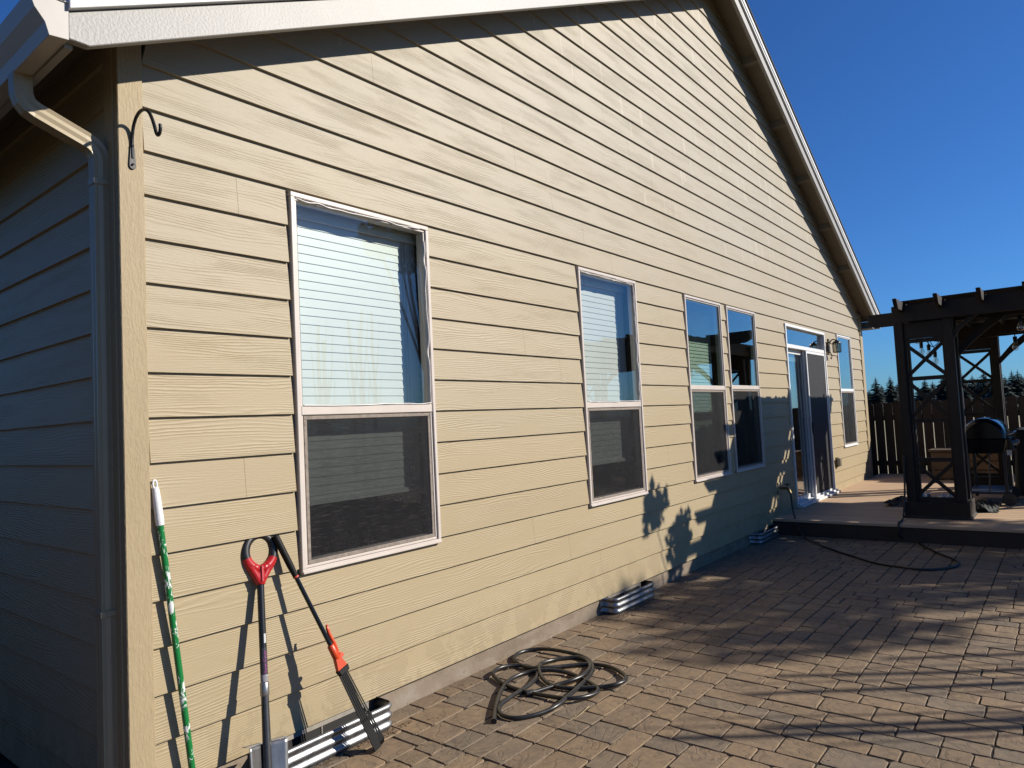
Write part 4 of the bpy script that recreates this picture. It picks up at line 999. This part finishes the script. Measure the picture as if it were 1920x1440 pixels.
# debris
def crumple(name, c, sx, sy, h, mat, label, cat, n=12, seed=1, group=None):
    rr = random.Random(seed); vs = []; M = MB()
    for i in range(n + 1):
        for k in range(n + 1):
            u = i / n * 2 - 1; v = k / n * 2 - 1; e = max(0, 1 - (u * u + v * v) ** .5 * (.8 + .3 * math.sin(3 * math.atan2(v, u) + seed)))
            vs.append((c[0] + u * sx + rr.uniform(-.03, .03) * sx, c[1] + v * sy + rr.uniform(-.03, .03) * sy, c[2] + .004 + h * (e ** .6) * (.4 + .6 * rr.random())))
    m = n + 1; M.add(vs, [(i * m + k, (i + 1) * m + k, (i + 1) * m + k + 1, i * m + k + 1) for i in range(n) for k in range(n)], False)
    return tag(M.build(name, mat, None, org=c, solid=.002), label, cat, group)
crumple('leaf_bag', (8.85, -1.06, DZ), .34, .13, .10, m_tarp, 'crumpled dark green bag lying on the deck left of the lattice tower', 'bag', seed=4)
crumple('tarp', (8.55, -1.96, DZ), .30, .16, .13, m_tarp, 'crumpled dark tarp on the deck in front of the grill', 'tarp', seed=2)
crumple('plastic_sheet', (9.6, -1.20, DZ), .22, .07, .07, m_scrap, 'left pale torn plastic sheet on the deck seen through the tower lattice', 'plastic sheet', 9, 3)
crumple('plastic_sheet', (9.4, -1.48, DZ), .18, .08, .09, m_scrap, 'right pale torn plastic sheet on the deck seen through the tower lattice', 'plastic sheet', 9, 8)
# fallen leaf and litter on the pavers
p = gp(1685, 1012, GZ); 
M = MB(); rr = random.Random(2)
M.add([(p.x - .06, p.y - .06, GZ + .01), (p.x + .02, p.y - .08, GZ + .03), (p.x + .07, p.y + .02, GZ + .012), (p.x + .02, p.y + .09, GZ + .035), (p.x - .06, p.y + .05, GZ + .012), (p.x, p.y, GZ + .02)], [(0, 1, 5), (1, 2, 5), (2, 3, 5), (3, 4, 5), (4, 0, 5)])
tag(M.build('dry_leaf', m_leafdry, None, org=(p.x, p.y, GZ), solid=.001), 'dry orange leaf on the pavers against the deck step', 'leaf')
M = MB(); M.tube(spline([gp(1067, 1352, GZ + .004), gp(1080, 1345, GZ + .01), gp(1093, 1335, GZ + .012), gp(1104, 1324, GZ + .006)], 4), .0018, 5)
q = gp(1085, 1340, GZ); tag(M.build('straw', simple('pale_straw', (.55, .42, .2), .7), None, org=(q.x, q.y, GZ)), 'single pale straw on the pavers in front of the coiled hose', 'straw')
M = MB(); rr = random.Random(12)
for i in range(1700):
    if i < 520: x = rr.choice((rr.uniform(.5, 1.25), rr.uniform(3.3, 4.1))); y = -.15 - abs(rr.gauss(0, .022)) if x < 2 else -.13 - abs(rr.gauss(0, .03))
    else: x = rr.uniform(.3, 6.8); y = rr.uniform(-2.6, -.03)
    a = rr.uniform(0, 6.3); L = rr.uniform(.003, .009); b = rr.uniform(.0015, .004); z = GZ + .002
    ca, sa = math.cos(a), math.sin(a)
    M.add([(x - ca * L, y - sa * L, z), (x + sa * b, y - ca * b, z + .003), (x + ca * L, y + sa * L, z + .001), (x - sa * b, y + ca * b, z + .002)], [(0, 1, 2, 3)])
o = M.build('leaf_litter', leaf_mat('brown_leaf_litter', (.06, .035, .018), (.26, .17, .09)), None); stuff(o); tag(o, 'fine brown leaf litter scattered over the pavers', 'litter')

# ------------------------------------------------------------------ fence
FX = 13.15
fn = thing('board_fence', 'dark board fence with light showing through the gaps behind the deck', 'fence', (FX, 0, GZ))
mb = MB(); y = 4.0; rr = random.Random(21)
while y > -9:
    wd = .142; zt = 1.37 + rr.uniform(-.025, .02)
    mb.prism([(FX, y, -.2), (FX, y - wd, -.2), (FX, y - wd, zt - .03), (FX, y - wd + .025, zt), (FX, y - .025, zt), (FX, y, zt - .03)], (.018, 0, 0))
    y -= wd + rr.choice((.004, .010, .016, .014, .018))
mb.build('fence_boards', m_fence, fn)
for z in (.25, 1.08): MB().box(FX + .0185, FX + .057, -9, 4, z - .045, z + .045).build('fence_rail', m_fence, fn)
for y in (3, .6, -1.8, -4.2, -6.6): MB().box(FX + .058, FX + .148, y - .045, y + .045, -.25, 1.3).build('fence_post', m_fence, fn)

# ------------------------------------------------------------------ trees
def conifer_mesh(seed, h, r):
    rr = random.Random(seed); M = MB(); z = h * .08
    while z < h * .985:
        f = 1 - z / h; rad = r * (f ** .8) * rr.uniform(.72, 1.12) + .05; nb = int(8 + 9 * f)
        a0 = rr.uniform(0, 6.3)
        for k in range(nb):
            a = a0 + 2 * math.pi * k / nb + rr.uniform(-.3, .3); L = rad * rr.uniform(.6, 1.15); dr = -rr.uniform(.10, .42) * L
            ca, sa = math.cos(a), math.sin(a)
            # a bough: several drooping sprays
            for q in range(4):
                t0 = q / 4 * .85; c = (ca * L * t0, sa * L * t0, z + dr * t0)
                for s in (-1, 1):
                    b = a + s * rr.uniform(.25, .9); l2 = L * rr.uniform(.28, .5); w_ = l2 * rr.uniform(.35, .6)
                    e = (c[0] + math.cos(b) * l2, c[1] + math.sin(b) * l2, c[2] - l2 * rr.uniform(.1, .5))
                    px, py = -math.sin(b) * w_, math.cos(b) * w_
                    mm = ((c[0] + e[0]) / 2, (c[1] + e[1]) / 2, (c[2] + e[2]) / 2 + l2 * .05)
                    M.add([c, (mm[0] + px, mm[1] + py, mm[2] - w_ * .5), e, (mm[0] - px, mm[1] - py, mm[2] - w_ * .6)], [(0, 1, 2, 3)])
            tip = (ca * L, sa * L, z + dr); M.add([(ca * L * .7, sa * L * .7, z + dr * .7), (tip[0] - sa * .1 * L, tip[1] + ca * .1 * L, tip[2] - .04 * L), (tip[0] + sa * .1 * L, tip[1] - ca * .1 * L, tip[2] - .06 * L)], [(0, 1, 2)])
        z += h * .020 * (.6 + .6 * f) + .02
    M.add([(0.02 * h * .3, 0, h * .93), (-.02 * h * .3, 0, h * .93), (0, 0, h * 1.02)], [(0, 1, 2)]); M.add([(0, 0.02 * h * .3, h * .93), (0, -.02 * h * .3, h * .93), (0, 0, h * 1.02)], [(0, 1, 2)])
    return M
protos = []
for i, (h, r) in enumerate(((11, 3.9), (12, 4.8), (10, 5.2), (12.5, 4.3))):
    t = thing('conifer_tree', 'x', 'tree', (0, 0, 0), 'conifers beyond the fence')
    conifer_mesh(40 + i, h, r).build('crown', m_conifer, t); MB().tube([(0, 0, -1), (0, 0, h * .5), (0, 0, h * .97)], [.22, .14, .03], 8).build('trunk', m_bark, t)
    protos.append(t)
CLAB = 'dark green conifer in the treeline beyond the board fence'
def place_tree(az_px, topv, dist, kind, rz, lab, used):
    r = ray(az_px, topv); rh = Vector((r.x, r.y, 0)).normalized(); p = Vector((CAM.x, CAM.y, 0)) + rh * dist
    zt = CAM.z + dist * r.z / math.hypot(r.x, r.y); base = -4.0
    hh = (11, 12, 10, 12.5)[kind] * 1.02; s = (zt - base) / hh
    if kind not in used:
        t = protos[kind]; used.add(kind); t.location = (p.x, p.y, base); t.scale = (s,) * 3; t.rotation_euler = (0, 0, rz); t['label'] = lab
        return t
    return copy_thing(protos[kind], (p.x, p.y, base), s, rz, lab)
used = set(); rr = random.Random(31)
named = [(1629, 728, 105, 2, 'small conifer tip just right of the house corner'), (1641, 704, 100, 0, 'slim pointed conifer between the house corner and the lattice tower'), (1668, 702, 104, 3, 'conifer half hidden behind the left post of the front tower'),
         (1733, 706, 100, 1, 'broad conifer framed by the front lattice tower'), (1768, 700, 108, 2, 'conifer behind the right post of the front tower'), (1801, 694, 100, 0, 'conifer at the left edge of the rear lattice tower'),
         (1822, 700, 106, 1, 'conifer in the middle of the rear lattice tower'), (1843, 691, 102, 3, 'conifer near the right post of the rear lattice tower'), (1871, 688, 96, 2, 'rounded dense conifer right of the rear lattice tower'),
         (1896, 691, 100, 0, 'pointed conifer above the grill'), (1907, 690, 97, 3, 'conifer right of the pointed one above the grill'), (1922, 697, 100, 1, 'conifer cut by the right edge of the picture')]
for (u, v, dd_, kd, lab) in named: place_tree(u, v, dd_, kd, rr.uniform(0, 6), lab, used)
back = [(1622, 735, 118), (1652, 718, 116), (1682, 716, 120), (1704, 714, 118), (1722, 722, 116), (1748, 712, 120), (1760, 720, 116), (1786, 708, 118), (1796, 716, 114), (1812, 709, 116), (1832, 706, 118), (1852, 708, 112), (1864, 704, 114), (1884, 702, 115), (1903, 706, 112), (1915, 700, 116), (1940, 698, 110), (1965, 692, 105)]
for i, (u, v, dd_) in enumerate(back): place_tree(u, v, dd_, i % 4, rr.uniform(0, 6), 'lower dark conifer filling the treeline behind the front row beyond the fence', used)

# broadleaf trees beside the patio that throw the dappled shade
def leafball(M, c, r, n, size, rr, sc=(1, 1, 1)):
    for _ in range(n):
        while True:
            q = Vector((rr.uniform(-1, 1), rr.uniform(-1, 1), rr.uniform(-1, 1)))
            if q.length < 1: break
        p = Vector(c) + Vector((q.x * r * sc[0], q.y * r * sc[1], q.z * r * sc[2])); a = Vector((rr.gauss(0, 1), rr.gauss(0, 1), rr.gauss(0, .6))).normalized(); b = a.orthogonal().normalized(); s = size * rr.uniform(.6, 1.3)
        M.add([p - a * s, p + b * s * .45, p + a * s, p - b * s * .45], [(0, 1, 2, 3)])
def shade_tree(x, y, h, clumps, label, leaf=.095, n=950):
    rr = random.Random(int(x * 10)); t = thing('shade_tree', label, 'tree', (x, y, -.25), 'trees beside the patio')
    M = MB(); T = MB(); T.tube([(x, y, -.3), (x + .05, y, h * .35), (x, y + .05, h * .7)], [.11, .085, .05], 8)
    for (dx, dy, z, r) in clumps:
        leafball(M, (x + dx, y + dy, z), r, int(n * r * r), leaf, rr)
        T.tube(spline([(x, y, h * .45), (x + dx * .5, y + dy * .5, (h * .45 + z) / 2 + .1), (x + dx, y + dy, z)], 4), [.04 - .003 * k for k in range(9)], 6)
    M.build('crown', m_leaf, t); T.build('trunk', m_bark, t)
rr = random.Random(44)
shade_tree(11.3, -9.9, 6.0, [(-1.55 + .33 * k + rr.uniform(-.08, .08), rr.uniform(-.22, .22), 5.9 + rr.uniform(-.16, .16), rr.uniform(.36, .52)) for k in range(12)]
           + [(-1.2 + .4 * k, .85 + rr.uniform(-.1, .1), 5.9, .34) for k in range(3)] + [(.1 + .42 * k, -.95 + rr.uniform(-.25, .25), 5.9 + rr.uniform(-.15, .15), rr.uniform(.32, .46)) for k in range(7)], 'flat-crowned leafy tree off the right edge whose shade dapples the pavers', .085, 1300)
# tall leafy plant close to the deck
PLX, PLY = 6.80, -2.92
t = thing('tall_leafy_plant', 'tall broad-leaved garden plant whose shadow falls on the siding', 'plant', (PLX, PLY, GZ), 'trees beside the patio')
rr = random.Random(77); T = MB(); M = MB()
for (dx, zc, rx, rz, nl) in ((-.42, 2.53, .26, .19, 92), (.05, 2.22, .30, .24, 130), (-.02, 1.98, .16, .12, 30)):
    cx = PLX + dx
    if nl > 40: T.tube(spline([(PLX, PLY, GZ), (PLX + dx * .3, PLY, 1.2), (cx, PLY, zc + rz)], 6), [.014 - .0008 * k for k in range(13)], 6)
    for k in range(nl):
        a = rr.uniform(0, 6.3); q = rr.uniform(0, 1) ** .5; c = Vector((cx + math.cos(a) * rx * q * .7, PLY + rr.uniform(-.1, .1), zc + math.sin(a) * rz * q * .8))
        L = rr.uniform(.08, .145); w_ = L * .40; b_ = rr.uniform(0, 6.3); d_ = Vector((math.cos(b_), rr.uniform(-.5, .5), abs(math.sin(b_)) * .9)).normalized(); sx_ = d_.cross(Vector((rr.uniform(-.4, .4), 1, rr.uniform(-.4, .4)))).normalized()
        M.add([c, c + d_ * L * .45 + sx_ * w_, c + d_ * L, c + d_ * L * .45 - sx_ * w_], [(0, 1, 2, 3)])
T.build('stem', m_bark, t); M.build('foliage', m_leaf, t)
# slim bare saplings: long thin shadows across the near pavers
for (tipx, tipy, tt, off, lab) in ((1.74, -1.30, 4.3, 0, 'slim bare sapling nearest the camera'), (2.40, -1.42, 4.6, .05, 'second slim bare sapling from the camera'), (2.72, -1.46, 5.0, -.05, 'third slim bare sapling from the camera'), (3.3, -1.9, 5.2, .03, 'slim bare sapling nearest the pergola'), (2.05, -1.62, 4.0, .04, 'slim bare sapling standing a little in front of the others')):
    base = Vector((tipx + .75 * tt, tipy - tt, GZ)); h = .70 * tt
    t = thing('bare_sapling', lab, 'sapling', base, 'saplings along the patio edge')
    M = MB(); M.tube(spline([base, base + Vector((.03, off, h * .4)), base + Vector((-.02, off, h * .75)), base + Vector((0, 0, h))], 5), [.042 - .0013 * k for k in range(16)], 7); tk = M.build('trunk', m_bark, t)
    M = MB()
    for (f, s) in ((.35, 1), (.5, -1), (.62, 1)):
        p = base + Vector((0, off, h * f)); M.tube(spline([p, p + Vector((.05 * s, .05 * s, .5)), p + Vector((.07 * s, .10 * s, 1.2))], 4), [.016 - .0012 * k for k in range(9)], 5)
    M.build('branch', m_bark, tk)

# unseen board fence and hedge, added to block sky and darken the side wall
t = thing('sky_block_fence', 'added tall dark fence, unseen off the left edge, blocking sky from the side wall', 'fence', (-3.1, 2, -.25))
mb = MB(); y = -1.0
while y < 9: mb.box(-3.1, -3.08, y, y + .14, -.25, 1.75); y += .146
mb.build('fence_boards', m_fence, t)
for z in (.2, 1.4): MB().box(-3.14, -3.101, -1, 9, z - .045, z + .045).build('fence_rail', m_fence, t)
t = thing('sky_block_hedge', 'added tall evergreen hedge, unseen behind the added fence, blocking sky from the side wall', 'hedge', (-4.2, 3, -.25))
rr = random.Random(8); M = MB()
for k in range(13): leafball(M, (-4.3, -1.2 + k * .85, 2.0 + rr.uniform(-.3, .4)), 1.25, 380, .13, rr, (.7, .8, 1.7))
M.build('foliage', m_conifer, t)
